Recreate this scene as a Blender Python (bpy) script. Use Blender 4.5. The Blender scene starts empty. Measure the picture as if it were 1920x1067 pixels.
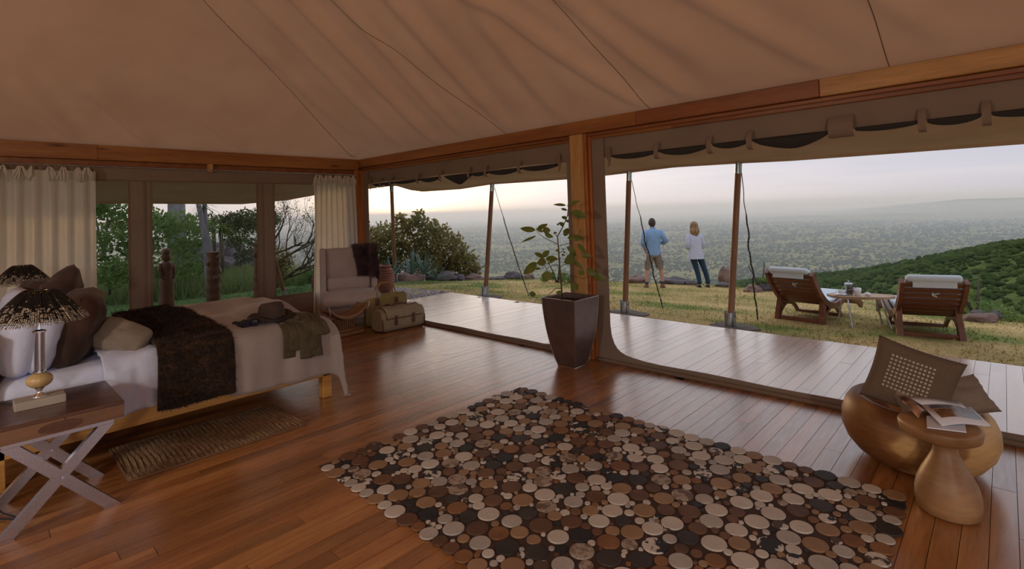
import bpy, bmesh, math, random
import numpy as np
from mathutils import Vector, Matrix, noise as mnoise
random.seed(7); RNG = np.random.default_rng(7)
PI = math.pi
S = bpy.context.scene
COL = S.collection

# ------------------------------------------------------------------ camera
cam = bpy.data.cameras.new('camera'); camo = bpy.data.objects.new('camera', cam); COL.objects.link(camo)
cam.sensor_width = 36.0; cam.lens = 975.63 / 1920 * 36; cam.shift_y = (371.76 - 533.5) / 1920
cam.clip_end = 90000; cam.clip_start = .05
def _cam_axes(yaw, pitch, roll):
    f = Vector((math.sin(yaw), math.cos(yaw), 0)); r = Vector((math.cos(yaw), -math.sin(yaw), 0)); u = Vector((0, 0, 1))
    f2 = f * math.cos(pitch) + u * math.sin(pitch); u2 = u * math.cos(pitch) - f * math.sin(pitch)
    r3 = r * math.cos(roll) + u2 * math.sin(roll); u3 = u2 * math.cos(roll) - r * math.sin(roll)
    return r3, u3, -f2
_r, _u, _b = _cam_axes(-.7578, .0267, -.0311)
camo.matrix_world = Matrix(((_r.x, _u.x, _b.x, 0), (_r.y, _u.y, _b.y, 0), (_r.z, _u.z, _b.z, 1.72), (0, 0, 0, 1)))
S.camera = camo

# ------------------------------------------------------------------ view
S.view_settings.view_transform = 'Standard'; S.view_settings.look = 'None'
S.view_settings.gamma = 1.0; S.view_settings.use_curve_mapping = False
S.view_settings.exposure = EXPOSURE if 'EXPOSURE' in globals() else 0.0
S.cycles.use_denoising = True
S.cycles.max_bounces = 9; S.cycles.diffuse_bounces = 5; S.cycles.glossy_bounces = 4
S.cycles.transmission_bounces = 6; S.cycles.transparent_max_bounces = 16; S.cycles.volume_bounces = 4
S.cycles.sample_clamp_indirect = 6.0; S.cycles.caustics_reflective = False; S.cycles.caustics_refractive = False

# ------------------------------------------------------------------ sun and sky
SUN_AZ, SUN_EL = math.radians(54.6), math.radians(3.1)
SUN_DIR = Vector((-math.sin(SUN_AZ) * math.cos(SUN_EL), math.cos(SUN_AZ) * math.cos(SUN_EL), math.sin(SUN_EL)))
sun = bpy.data.lights.new('sun', 'SUN'); suno = bpy.data.objects.new('sun', sun); COL.objects.link(suno)
sun.energy = .6; sun.color = (1.0, .60, .28); sun.angle = math.radians(1.5)
suno.rotation_euler = SUN_DIR.to_track_quat('Z', 'Y').to_euler()

def sky():
    w = bpy.data.worlds.new('sky'); S.world = w; w.use_nodes = True
    nt = w.node_tree; N = nt.nodes; L = nt.links; N.clear()
    out = N.new('ShaderNodeOutputWorld'); bg = N.new('ShaderNodeBackground'); L.new(bg.outputs[0], out.inputs[0])
    tc = N.new('ShaderNodeTexCoord'); sep = N.new('ShaderNodeSeparateXYZ'); L.new(tc.outputs['Generated'], sep.inputs[0])
    ramp = N.new('ShaderNodeValToRGB'); L.new(sep.outputs['Z'], ramp.inputs[0])
    cr = ramp.color_ramp
    stops = [(0.0, (.40, .385, .44)), (.03, (.41, .395, .44)), (.10, (.355, .375, .45)), (.22, (.48, .50, .57)), (.55, (.50, .53, .61)), (1.0, (.48, .52, .62))]
    cr.elements[0].position = 0; cr.elements[0].color = (*stops[0][1], 1)
    cr.elements[1].position = 1; cr.elements[1].color = (*stops[-1][1], 1)
    for p, c in stops[1:-1]:
        e = cr.elements.new(p); e.color = (*c, 1)
    dot = N.new('ShaderNodeVectorMath'); dot.operation = 'DOT_PRODUCT'; L.new(tc.outputs['Generated'], dot.inputs[0]); dot.inputs[1].default_value = SUN_DIR
    def powr(src, e):
        m0 = N.new('ShaderNodeMath'); m0.operation = 'MAXIMUM'; L.new(src, m0.inputs[0]); m0.inputs[1].default_value = 0
        m = N.new('ShaderNodeMath'); m.operation = 'POWER'; L.new(m0.outputs[0], m.inputs[0]); m.inputs[1].default_value = e; return m.outputs[0]
    col = ramp.outputs[0]
    # streaky thin cloud, stretched along the horizon
    mp = N.new('ShaderNodeMapping'); L.new(tc.outputs['Generated'], mp.inputs[0]); mp.inputs['Scale'].default_value = (1.6, 1.6, 26)
    nz = N.new('ShaderNodeTexNoise'); L.new(mp.outputs[0], nz.inputs[0]); nz.inputs['Scale'].default_value = 1.6; nz.inputs['Detail'].default_value = 4
    mr = N.new('ShaderNodeMapRange'); L.new(nz.outputs[0], mr.inputs[0]); mr.inputs[1].default_value = .45; mr.inputs[2].default_value = .75; mr.inputs[3].default_value = 0; mr.inputs[4].default_value = .45
    mx = N.new('ShaderNodeMix'); mx.data_type = 'RGBA'; L.new(mr.outputs[0], mx.inputs[0]); L.new(col, mx.inputs[6]); mx.inputs[7].default_value = (.52, .49, .51, 1)
    col = mx.outputs[2]
    for e, c in ((3, (.20, .155, .10)), (12, (.15, .11, .06)), (70, (.42, .27, .09)), (700, (1.8, 1.1, .45))):
        p = powr(dot.outputs['Value'], e)
        m = N.new('ShaderNodeMix'); m.data_type = 'RGBA'; m.blend_type = 'ADD'; m.clamp_result = False
        L.new(p, m.inputs[0]); L.new(col, m.inputs[6]); m.inputs[7].default_value = (*c, 1); col = m.outputs[2]
    L.new(col, bg.inputs[0]); bg.inputs[1].default_value = 1.5
sky()

# ------------------------------------------------------------------ material helpers
MATS = {}
def _noise(nt, scale, detail=3, vec=None, stretch=None, rough=.5):
    N, L = nt.nodes, nt.links
    n = N.new('ShaderNodeTexNoise'); n.inputs['Scale'].default_value = scale; n.inputs['Detail'].default_value = detail; n.inputs['Roughness'].default_value = rough
    if vec is not None:
        if stretch:
            mp = N.new('ShaderNodeMapping'); mp.inputs['Scale'].default_value = stretch; L.new(vec, mp.inputs[0]); vec = mp.outputs[0]
        L.new(vec, n.inputs['Vector'])
    return n
def _ramp(nt, fac, stops, interp='LINEAR'):
    r = nt.nodes.new('ShaderNodeValToRGB'); nt.links.new(fac, r.inputs[0]); cr = r.color_ramp; cr.interpolation = interp
    cr.elements[0].position = stops[0][0]; cr.elements[0].color = (*stops[0][1], 1)
    cr.elements[1].position = stops[-1][0]; cr.elements[1].color = (*stops[-1][1], 1)
    for p, c in stops[1:-1]:
        e = cr.elements.new(p); e.color = (*c, 1)
    return r.outputs[0]
def _mix(nt, fac, a, b, mode='MIX'):
    m = nt.nodes.new('ShaderNodeMix'); m.data_type = 'RGBA'; m.blend_type = mode
    if isinstance(fac, (int, float)): m.inputs[0].default_value = fac
    else: nt.links.new(fac, m.inputs[0])
    for s, v in ((6, a), (7, b)):
        if isinstance(v, tuple): m.inputs[s].default_value = (*v, 1)
        else: nt.links.new(v, m.inputs[s])
    return m.outputs[2]
def base_mat(name):
    m = bpy.data.materials.new(name); m.use_nodes = True
    nt = m.node_tree; b = nt.nodes['Principled BSDF']
    MATS[name] = m
    return m, nt, b
def mat(name, c, rough=.6, c2=None, scale=8, detail=3, stretch=None, bump=0, bscale=None, bstretch=None, metal=0, spec=.5, sheen=0, rand=0, coords='Object', trans=0, sss=None, lo=.35, hi=.65):
    if name in MATS: return MATS[name]
    m, nt, b = base_mat(name); L = nt.links
    tc = nt.nodes.new('ShaderNodeTexCoord'); 
    if coords == 'World':
        g = nt.nodes.new('ShaderNodeNewGeometry'); vec = g.outputs['Position']
    else: vec = tc.outputs[coords]
    b.inputs['Roughness'].default_value = rough; b.inputs['Metallic'].default_value = metal
    b.inputs['Specular IOR Level'].default_value = spec
    if sheen: b.inputs['Sheen Weight'].default_value = sheen
    col = None
    if c2 is not None:
        n = _noise(nt, scale, detail, vec, stretch); col = _ramp(nt, n.outputs[0], [(lo, c), (hi, c2)])
    else: col = None; b.inputs['Base Color'].default_value = (*c, 1)
    if rand:
        oi = nt.nodes.new('ShaderNodeObjectInfo'); mr = nt.nodes.new('ShaderNodeMapRange'); L.new(oi.outputs['Random'], mr.inputs[0]); mr.inputs[3].default_value = 1 - rand; mr.inputs[4].default_value = 1 + rand
        hsv = nt.nodes.new('ShaderNodeHueSaturation'); L.new(mr.outputs[0], hsv.inputs['Value'])
        if col is None: hsv.inputs['Color'].default_value = (*c, 1)
        else: L.new(col, hsv.inputs['Color'])
        col = hsv.outputs[0]
    if col is not None: L.new(col, b.inputs['Base Color'])
    if bump:
        n2 = _noise(nt, bscale or scale * 4, 3, vec, bstretch or stretch); bp = nt.nodes.new('ShaderNodeBump'); bp.inputs['Strength'].default_value = min(1, bump); bp.inputs['Distance'].default_value = .02
        L.new(n2.outputs[0], bp.inputs['Height']); L.new(bp.outputs[0], b.inputs['Normal'])
    if trans:   # thin cloth or leaf that lets some light through
        t = nt.nodes.new('ShaderNodeBsdfTranslucent'); ms = nt.nodes.new('ShaderNodeMixShader'); ms.inputs[0].default_value = trans
        if col is not None: L.new(col, t.inputs[0])
        else: t.inputs[0].default_value = (*c, 1)
        out = nt.nodes['Material Output']; L.new(b.outputs[0], ms.inputs[1]); L.new(t.outputs[0], ms.inputs[2]); L.new(ms.outputs[0], out.inputs[0])
    return m
def wood(name, c1, c2, c3, axis='Y', rough=.4, coat=0, rand=.0, scale=1.0, coords='World', knots=False, bump=.15):
    """plain sawn wood: long grain bands, fine streaks, optional knots, each board a shade of its own"""
    if name in MATS: return MATS[name]
    m, nt, b = base_mat(name); L = nt.links; N = nt.nodes
    if coords == 'World':
        vec = N.new('ShaderNodeNewGeometry').outputs['Position']
    else: vec = N.new('ShaderNodeTexCoord').outputs[coords]
    st = {'X': (.7, 9, 9), 'Y': (9, .7, 9), 'Z': (9, 9, .7)}[axis]; st = tuple(s * scale for s in st)
    fs = tuple(s * 7 for s in st)
    oi = N.new('ShaderNodeObjectInfo'); ad = N.new('ShaderNodeVectorMath'); ad.operation = 'MULTIPLY_ADD'
    cmb = N.new('ShaderNodeCombineXYZ')
    for i in range(3): L.new(oi.outputs['Random'], cmb.inputs[i])
    L.new(cmb.outputs[0], ad.inputs[0]); ad.inputs[1].default_value = (31, 17, 23); L.new(vec, ad.inputs[2]); vec = ad.outputs[0]
    n1 = _noise(nt, 1.0, 4, vec, st); n2 = _noise(nt, 1.0, 3, vec, fs)
    col = _ramp(nt, n1.outputs[0], [(.3, c1), (.52, c2), (.72, c3)])
    streak = _ramp(nt, n2.outputs[0], [(.35, (.72, .72, .72)), (.65, (1.12, 1.12, 1.12))])
    col = _mix(nt, .55, col, streak, 'MULTIPLY')
    if knots:
        v = N.new('ShaderNodeTexVoronoi'); mp = N.new('ShaderNodeMapping'); L.new(vec, mp.inputs[0])
        mp.inputs['Scale'].default_value = {'X': (1.3, 6, 6), 'Y': (6, 1.3, 6), 'Z': (6, 6, 1.3)}[axis]; L.new(mp.outputs[0], v.inputs['Vector']); v.inputs['Scale'].default_value = 1.0
        k = _ramp(nt, v.outputs['Distance'], [(.05, (.25, .14, .08)), (.17, (1, 1, 1))])
        col = _mix(nt, .85, col, k, 'MULTIPLY')
    if rand:
        mr = N.new('ShaderNodeMapRange'); L.new(oi.outputs['Random'], mr.inputs[0]); mr.inputs[3].default_value = 1 - rand; mr.inputs[4].default_value = 1 + rand
        h = N.new('ShaderNodeHueSaturation'); L.new(mr.outputs[0], h.inputs['Value']); L.new(col, h.inputs['Color']); col = h.outputs[0]
    L.new(col, b.inputs['Base Color'])
    b.inputs['Roughness'].default_value = rough; b.inputs['Specular IOR Level'].default_value = .75 if coat >= .8 else .5
    rr = _ramp(nt, n2.outputs[0], [(.3, (rough - .06,) * 3), (.7, (rough + .1,) * 3)]); L.new(rr, b.inputs['Roughness'])
    if coat: b.inputs['Coat Weight'].default_value = coat; b.inputs['Coat Roughness'].default_value = .22; b.inputs['Coat IOR'].default_value = 1.6
    bp = N.new('ShaderNodeBump'); bp.inputs['Strength'].default_value = bump; bp.inputs['Distance'].default_value = .004; L.new(n2.outputs[0], bp.inputs['Height']); L.new(bp.outputs[0], b.inputs['Normal'])
    return m

# ------------------------------------------------------------------ mesh helpers
class MB:
    """collects verts and faces of ONE mesh"""
    def __init__(s): s.v = []; s.f = []; s.mi = []; s.cur = 0
    def add(s, V, F, M=None):
        o = len(s.v)
        if M is not None: V = [tuple(M @ Vector(p)) for p in V]
        s.v += [tuple(p) for p in V]; s.f += [tuple(i + o for i in f) for f in F]; s.mi += [s.cur] * len(F); return s
    def box(s, a, b, M=None):
        (x0, y0, z0), (x1, y1, z1) = a, b
        V = [(x0, y0, z0), (x1, y0, z0), (x1, y1, z0), (x0, y1, z0), (x0, y0, z1), (x1, y0, z1), (x1, y1, z1), (x0, y1, z1)]
        return s.add(V, [(0, 3, 2, 1), (4, 5, 6, 7), (0, 1, 5, 4), (1, 2, 6, 5), (2, 3, 7, 6), (3, 0, 4, 7)], M)
    def cbox(s, c, d, M=None):
        return s.box(tuple(c[i] - d[i] / 2 for i in range(3)), tuple(c[i] + d[i] / 2 for i in range(3)), M)
    def rbox(s, c, d, r=.02, seg=2, M=None):
        """box with rounded edges"""
        bm = bmesh.new(); bmesh.ops.create_cube(bm, size=1)
        for v in bm.verts: v.co = Vector((v.co.x * d[0], v.co.y * d[1], v.co.z * d[2]))
        bmesh.ops.bevel(bm, geom=bm.edges[:], offset=min(r, min(d) * .49), segments=seg, affect='EDGES', profile=.5)
        V = [(v.co + Vector(c)) for v in bm.verts]; bm.verts.index_update(); F = [tuple(v.index for v in f.verts) for f in bm.faces]; bm.free()
        return s.add(V, F, M)
    def tube(s, pts, rad, n=8, caps=True, M=None, flat=1.0):
        pts = [Vector(p) for p in pts]; k = len(pts)
        if not hasattr(rad, '__len__'): rad = [rad] * k
        V, F = [], []; up = None
        for i in range(k):
            t = (pts[min(i + 1, k - 1)] - pts[max(i - 1, 0)])
            t = t.normalized() if t.length > 1e-9 else Vector((0, 0, 1))
            if up is None: up = Vector((0, 0, 1)) if abs(t.z) < .95 else Vector((1, 0, 0))
            a = t.cross(up)
            if a.length < 1e-6: a = t.orthogonal()
            a.normalize(); b = a.cross(t).normalized(); up = b
            for j in range(n):
                an = 2 * PI * j / n; V.append(pts[i] + (a * math.cos(an) + b * math.sin(an) * flat) * rad[i])
        for i in range(k - 1):
            for j in range(n):
                F.append((i * n + j, i * n + (j + 1) % n, (i + 1) * n + (j + 1) % n, (i + 1) * n + j))
        if caps: F.append(tuple(range(n))[::-1]); F.append(tuple((k - 1) * n + j for j in range(n)))
        return s.add(V, F, M)
    def lathe(s, prof, n=24, M=None, c=(0, 0), cap=True, fn=None):
        V, F = [], []
        for r, z in prof:
            for j in range(n):
                a = 2 * PI * j / n; rr = r * (fn(a, z) if fn else 1); V.append((c[0] + rr * math.cos(a), c[1] + rr * math.sin(a), z))
        for i in range(len(prof) - 1):
            for j in range(n): F.append((i * n + j, i * n + (j + 1) % n, (i + 1) * n + (j + 1) % n, (i + 1) * n + j))
        if cap:
            F.append(tuple(range(n))[::-1]); F.append(tuple((len(prof) - 1) * n + j for j in range(n)))
        return s.add(V, F, M)
    def grid(s, P, M=None, closed_u=False):
        """P[i][j] rows of points"""
        a, b = len(P), len(P[0]); V = [tuple(p) for r in P for p in r]; F = []
        for i in range(a - 1):
            for j in range(b if closed_u else b - 1):
                F.append((i * b + j, i * b + (j + 1) % b, (i + 1) * b + (j + 1) % b, (i + 1) * b + j))
        return s.add(V, F, M)
    def prism(s, poly, z0, z1, M=None):
        n = len(poly); V = [(x, y, z0) for x, y in poly] + [(x, y, z1) for x, y in poly]
        F = [tuple(range(n))[::-1], tuple(range(n, 2 * n))] + [(i, (i + 1) % n, n + (i + 1) % n, n + i) for i in range(n)]
        return s.add(V, F, M)
    def ball(s, c, r, sub=2, M=None, jit=0, sc=(1, 1, 1), seed=0):
        bm = bmesh.new(); bmesh.ops.create_icosphere(bm, subdivisions=sub, radius=1)
        V = []
        for v in bm.verts:
            k = 1
            if jit:
                k = 1 + jit * mnoise.noise(v.co * 1.3 + Vector((seed * 7.1, seed * 3.3, seed))) + jit * .45 * mnoise.noise(v.co * 3.1 + Vector((seed, seed * 5.3, 2)))
            V.append(Vector((v.co.x * sc[0], v.co.y * sc[1], v.co.z * sc[2])) * r * k + Vector(c))
        bm.verts.index_update(); F = [tuple(v.index for v in f.verts) for f in bm.faces]; bm.free()
        return s.add(V, F, M)
    def mesh(s, name='m', smooth=False):
        me = bpy.data.meshes.new(name); me.from_pydata(s.v, [], s.f); me.update()
        if smooth: me.polygons.foreach_set('use_smooth', [True] * len(me.polygons))
        if any(s.mi): me.polygons.foreach_set('material_index', s.mi)
        return me
    def build(s, name, m, parent=None, smooth=False, loc=None, rot=None, auto=None, **kw):
        me = s.mesh(name, smooth)
        return link(name, me, m, parent, loc, rot, auto=auto, **kw)
def link(name, me, m, parent=None, loc=None, rot=None, auto=None, **kw):
    o = bpy.data.objects.new(name, me); COL.objects.link(o)
    if m is not None and len(me.materials) == 0:
        for q in (m if isinstance(m, (list, tuple)) else [m]): me.materials.append(q)
    if parent is not None: o.parent = parent
    if loc is not None: o.location = loc
    if rot is not None: o.rotation_euler = rot
    if auto is not None:
        me.polygons.foreach_set('use_smooth', [True] * len(me.polygons)); me.set_sharp_from_angle(angle=math.radians(auto))
    for k, v in kw.items(): o[k] = v
    return o
def thing(name, label, cat, loc=(0, 0, 0), rz=0, group=None, rot=None):
    o = bpy.data.objects.new(name, None); COL.objects.link(o); o.empty_display_size = .1
    o.location = loc; o.rotation_euler = rot if rot is not None else (0, 0, rz); tag(o, label, cat, group); return o
def tag(o, label=None, cat=None, group=None, kind=None):
    if label: o['label'] = label
    if cat: o['category'] = cat
    if group: o['group'] = group
    if kind: o['kind'] = kind
    return o
def copy_tree(o, parent=None):
    c = o.copy(); COL.objects.link(c)
    if parent is not None: c.parent = parent
    for ch in o.children: copy_tree(ch, c)
    return c
def npmesh(name, V, F):
    """fast mesh from numpy arrays: V (n,3), F (m,k) with constant k"""
    V = np.asarray(V, np.float32); F = np.asarray(F, np.int32); me = bpy.data.meshes.new(name)
    me.vertices.add(len(V)); me.vertices.foreach_set('co', V.ravel()); k = F.shape[1]
    me.loops.add(F.size); me.loops.foreach_set('vertex_index', F.ravel()); me.polygons.add(len(F))
    me.polygons.foreach_set('loop_start', np.arange(0, F.size, k, dtype=np.int32))
    me.update(calc_edges=True); me.validate(); return me
def leaf_cloud(centres, radii, n, size, aspect=.5, squash=1.0, rng=RNG, shell=.55, droop=0):
    """n leaf blades (two-triangle folded quads) spread through the balls given by centres/radii"""
    centres = np.asarray(centres, float); radii = np.asarray(radii, float)
    w = radii ** 2; idx = rng.choice(len(radii), n, p=w / w.sum())
    d = rng.normal(size=(n, 3)); d /= np.linalg.norm(d, axis=1, keepdims=True)
    rr = radii[idx] * (shell + (1 - shell) * rng.random(n) ** .7); p = centres[idx] + d * rr[:, None] * np.array([1, 1, squash])
    a = rng.normal(size=(n, 3)); a[:, 2] -= droop; a /= np.linalg.norm(a, axis=1, keepdims=True)
    b = np.cross(a, rng.normal(size=(n, 3))); b /= np.linalg.norm(b, axis=1, keepdims=True)
    s = size * (.6 + .8 * rng.random(n)); a *= s[:, None]; b *= (s * aspect)[:, None]
    V = np.stack([p, p + a * .5 + b * .5, p + a, p + a * .5 - b * .5], 1).reshape(-1, 3)
    F = np.arange(4 * n).reshape(n, 4); return V, F
# ------------------------------------------------------------------ materials of the tent
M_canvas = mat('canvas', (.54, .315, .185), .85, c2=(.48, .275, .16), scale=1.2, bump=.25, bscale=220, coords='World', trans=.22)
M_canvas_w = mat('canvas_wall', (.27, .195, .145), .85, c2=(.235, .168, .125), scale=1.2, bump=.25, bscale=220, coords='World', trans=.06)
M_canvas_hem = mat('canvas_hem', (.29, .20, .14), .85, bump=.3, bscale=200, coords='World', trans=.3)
M_fly = mat('fly_canvas', (.42, .27, .15), .85, c2=(.36, .225, .12), scale=1.5, bump=.2, bscale=200, coords='World', trans=.12)
M_floor = wood('floor_wood', (.25, .085, .021), (.37, .145, .04), (.48, .215, .07), 'Y', rough=.30, rand=.26, coat=.8, bump=.10)
M_deck = wood('deck_wood', (.57, .385, .285), (.67, .475, .355), (.75, .555, .425), 'Y', rough=.33, rand=.15, coat=1.0, bump=.12)
M_beam_red = wood('red_beam_wood', (.20, .055, .014), (.27, .08, .02), (.32, .115, .03), 'X', rough=.38, coat=.3)
M_beam_org = wood('orange_beam_wood', (.24, .075, .015), (.33, .115, .025), (.40, .16, .04), 'X', rough=.38, coat=.3, knots=True)
M_beam_yel = wood('pale_beam_wood', (.38, .18, .05), (.47, .235, .07), (.54, .29, .10), 'X', rough=.38, coat=.3, knots=True)
M_beam_y = wood('back_beam_wood', (.25, .085, .02), (.34, .125, .03), (.40, .165, .045), 'Y', rough=.4, coat=.2, knots=True)
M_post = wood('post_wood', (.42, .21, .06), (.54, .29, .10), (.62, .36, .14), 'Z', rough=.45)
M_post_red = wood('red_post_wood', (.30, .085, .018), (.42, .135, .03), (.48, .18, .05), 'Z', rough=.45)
M_dark_gap = mat('dark_subfloor', (.02, .012, .008), .9)
M_net = mat('black_net', (.035, .030, .028), .9, bump=.4, bscale=400)
M_steel = mat('galvanised_steel', (.55, .60, .66), .32, c2=(.42, .46, .52), scale=14, metal=.9)

# ------------------------------------------------------------------ floor: boards of their own on a dark sub-floor
floor = MB().box((-8.55, -4, -.16), (3.5, 5.06, -.022)).build('floor', M_dark_gap, kind='structure', label='reddish brown hardwood board floor inside the tent')
def unit_plank():
    mb = MB(); b = .004
    mb.box((-.5, -.5, -1), (.5, .5, 0)); return mb.mesh('plank')
PLANK = unit_plank(); PLANK.materials.append(M_floor)
PLANKD = unit_plank(); PLANKD.materials.append(M_deck)
def lay(parent, me, x0, x1, w, y0, y1, z, vis, rest_name, rest_mat, lens=(2.2, 4.2), seed=3):
    rnd = random.Random(seed); rest = MB(); x = x0
    while x < x1 - .01:
        y = y0 - rnd.random() * 2.5
        while y < y1:
            l = rnd.uniform(*lens); a, b = max(y, y0), min(y + l, y1); y += l
            if b - a < .15: continue
            cx, cy = x + w / 2, (a + b) / 2
            if vis(cx, a, b):
                o = bpy.data.objects.new('plank', me); COL.objects.link(o); o.parent = parent
                o.location = (cx, cy, z + rnd.uniform(-.0008, .0008)); o.scale = (w - .0028, b - a - .0028, .02)
            else: rest.box((x + .0014, a + .0014, z - .02), (x + w - .0014, b - .0014, z))
        x += w
    if rest.v:
        o = rest.build(rest_name, rest_mat, parent); o['kind'] = 'stuff'
lay(floor, PLANK, -8.55, 3.5, .108, -4, 5.05, 0, lambda x, a, b: x < .25 and b > max(.05, -.04 * x - .0) and (x > -6.9 or b > 2.4), 'plank_rest', M_floor, seed=5)
deck = MB().box((-9.06, 5.06, -.2), (3.6, 7.47, -.052)).build('floor_deck', M_dark_gap, kind='structure', label='pale weathered board deck along the open front')
lay(deck, PLANKD, -9.06, 3.6, .12, 5.065, 7.47, -.03, lambda x, a, b: x < .4, 'plank_rest', M_deck, lens=(1.6, 3.4), seed=9)
MB().box((-9.075, 7.47, -.2), (3.6, 7.50, -.03)).build('fascia', M_deck, deck)
MB().box((-9.09, 5.06, -.2), (-9.06, 7.50, -.03)).build('fascia', M_deck, deck)

# ------------------------------------------------------------------ ceiling canvas with stretch folds
ZB = 2.745
def dline(x, y, a, b):
    ax, ay = a; bx, by = b; dx, dy = bx - ax, by - ay; l2 = dx * dx + dy * dy
    t = ((x - ax) * dx + (y - ay) * dy) / l2; tc = np.clip(t, 0, 1)
    return np.hypot(x - ax - tc * dx, y - ay - tc * dy), t
FOLDS = [((-4.55, .9), (-6.16, 4.95), .055, .10), ((-3.75, 1.5), (-4.62, 4.9), .05, .10), ((-3.5, 2.2), (-2.68, 4.97), .045, .09), ((-2.75, 2.4), (-2.18, 4.97), .04, .09),
         ((-4.15, 1.2), (-5.53, 5.0), .03, .08), ((-2.0, 3.0), (-.95, 4.9), .03, .09), ((-5.6, .8), (-7.5, 4.3), .03, .12), ((-3.1, 1.8), (-3.75, 4.95), .035, .1), ((-5.0, .8), (-6.9, 4.8), .028, .1),
         ((-7.4, .3), (-8.5, 1.02), .04, .08), ((-7.5, .95), (-8.46, 1.84), .04, .09), ((-7.8, 2.2), (-8.5, 3.1), .03, .08), ((-1.3, 2.8), (-.2, 4.8), .022, .1), ((-3.3, 1.4), (-1.7, 4.7), .02, .12)]
def ceil_z(x, y):
    pl = [ZB + .45 * (5.0 - y), ZB + .60 * (x + 8.55), ZB + .45 * (y + 4.0), ZB + .60 * (3.55 - x)]
    k = .10; z = -k * np.log(sum(np.exp(-p / k) for p in pl)); z = np.maximum(z, ZB - .02)
    z = np.where(np.minimum.reduce(pl) < ZB + .12, np.minimum.reduce(pl), z)
    edge = np.minimum.reduce([5.0 - y, x + 8.55, y + 4.0, 3.55 - x])
    z = z - .10 * np.clip(edge, 0, 1.5) * np.exp(-edge * .9)            # slack cloth sags between frame and ridge
    for a, b, amp, w in FOLDS:
        d, t = dline(x, y, a, b); env = np.clip(1.15 - np.abs(2 * t - 1) ** 3, 0, 1)
        z = z - 1.45 * amp * env * (np.exp(-(d / w) ** 2) - .55 * np.exp(-((d - 1.9 * w) / (1.3 * w)) ** 2)) * np.clip(edge * 5, 0, 1)
    return z
gx = np.linspace(-8.55, 3.55, 250); gy = np.linspace(-4, 5.0, 200); GX, GY = np.meshgrid(gx, gy, indexing='ij'); GZ = ceil_z(GX, GY)
V = np.stack([GX, GY, GZ], -1).reshape(-1, 3); ii = np.arange(249)[:, None] * 200 + np.arange(199)[None, :]
F = np.stack([ii, ii + 1, ii + 201, ii + 200], -1).reshape(-1, 4)
me = npmesh('ceiling', V, F); me.polygons.foreach_set('use_smooth', [True] * len(me.polygons))
ceiling = link('ceiling', me, M_canvas, kind='structure', label='tan canvas tent ceiling with long stretch folds')
for sx in (-2.655, -.61, -4.75, 1.4):
    ys = np.linspace(.6, 4.98, 40); zs = ceil_z(np.full(40, sx), ys)
    MB().tube([(sx, y, z - .001) for y, z in zip(ys, zs)], .0035, 5).build('seam', M_canvas_hem, ceiling)
ts = np.linspace(0.02, 1, 30); hx = -8.5 + ts * 3.4 ; hy = 4.95 - ts * 3.4 * 1.33
MB().tube([(a, b, float(ceil_z(np.array(a), np.array(b))) - .001) for a, b in zip(hx, hy)], .0035, 5).build('seam', M_canvas_hem, ceiling)

# ------------------------------------------------------------------ beams and posts
def piece(name, parent, a, b, m):
    mb = MB(); mb.rbox(tuple((a[i] + b[i]) / 2 for i in range(3)), tuple(b[i] - a[i] for i in range(3)), .006, 1); return mb.build(name, m, parent)
fb = bpy.data.objects.new('trim_1', None); COL.objects.link(fb); tag(fb, 'long wooden beam of joined boards over the open front', None, None, 'structure')
for x0, x1, m in ((-8.62, -3.86, M_beam_org), (-3.86, -2.82, M_beam_org), (-2.82, -1.09, M_beam_red), (-1.09, 3.6, M_beam_yel)):
    piece('board', fb, (x0 + .001, 4.93, 2.605), (x1 - .001, 5.08, 2.755), m)
piece('molding', fb, (-8.6, 4.965, 2.565), (3.6, 5.0, 2.603), M_beam_red)
piece('molding', fb, (-8.6, 5.0, 2.53), (-2.45, 5.06, 2.60), M_beam_org); piece('molding', fb, (-2.45, 5.0, 2.53), (3.6, 5.06, 2.60), M_beam_red)
bb = bpy.data.objects.new('trim_2', None); COL.objects.link(bb); tag(bb, 'knotty orange wooden beam above the mesh windows', None, None, 'structure')
piece('board', bb, (-8.62, -4, 2.56), (-8.46, 1.2, 2.755), M_beam_y); piece('board', bb, (-8.62, 1.2, 2.56), (-8.46, 4.93, 2.755), M_beam_y)
piece('molding', bb, (-8.60, -4, 2.49), (-8.52, 4.93, 2.56), M_beam_red)
piece('bracket', bb, (-8.50, 2.47, 2.44), (-8.40, 2.53, 2.56), M_post)
cp = bpy.data.objects.new('trim_3', None); COL.objects.link(cp); tag(cp, 'pale and red wooden post standing behind the tall planter', None, None, 'structure')
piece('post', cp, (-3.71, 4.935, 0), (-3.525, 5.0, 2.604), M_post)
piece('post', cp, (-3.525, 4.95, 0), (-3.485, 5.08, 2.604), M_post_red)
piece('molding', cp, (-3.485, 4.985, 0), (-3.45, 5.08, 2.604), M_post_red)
cq = bpy.data.objects.new('trim_4', None); COL.objects.link(cq); tag(cq, 'reddish wooden corner post behind the armchair', None, None, 'structure')
piece('post', cq, (-8.60, 4.86, 0), (-8.44, 5.02, 2.56), M_post_red)
for k, (x, y) in enumerate(((3.52, 4.97), (3.52, -4), (-8.55, -4))):
    o = MB().rbox((x, y, 1.3), (.16, .16, 2.6), .006, 1).build('trim_%d' % (5 + k), M_post_red, kind='structure')
    o['label'] = ['wooden corner post at the far end of the open front', 'wooden corner post at the back of the tent', 'wooden corner post behind the bed'][k]
MB().rbox((3.55, .5, 2.65), (.15, 9, .2), .006, 1).build('trim_8', M_beam_y, kind='structure', label='wooden beam across the end wall opened to add light')
MB().rbox((-2.5, -4.03, 2.65), (12, .15, .2), .006, 1).build('trim_9', M_beam_yel, kind='structure', label='wooden beam along the rear wall with windows added for light')

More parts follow.
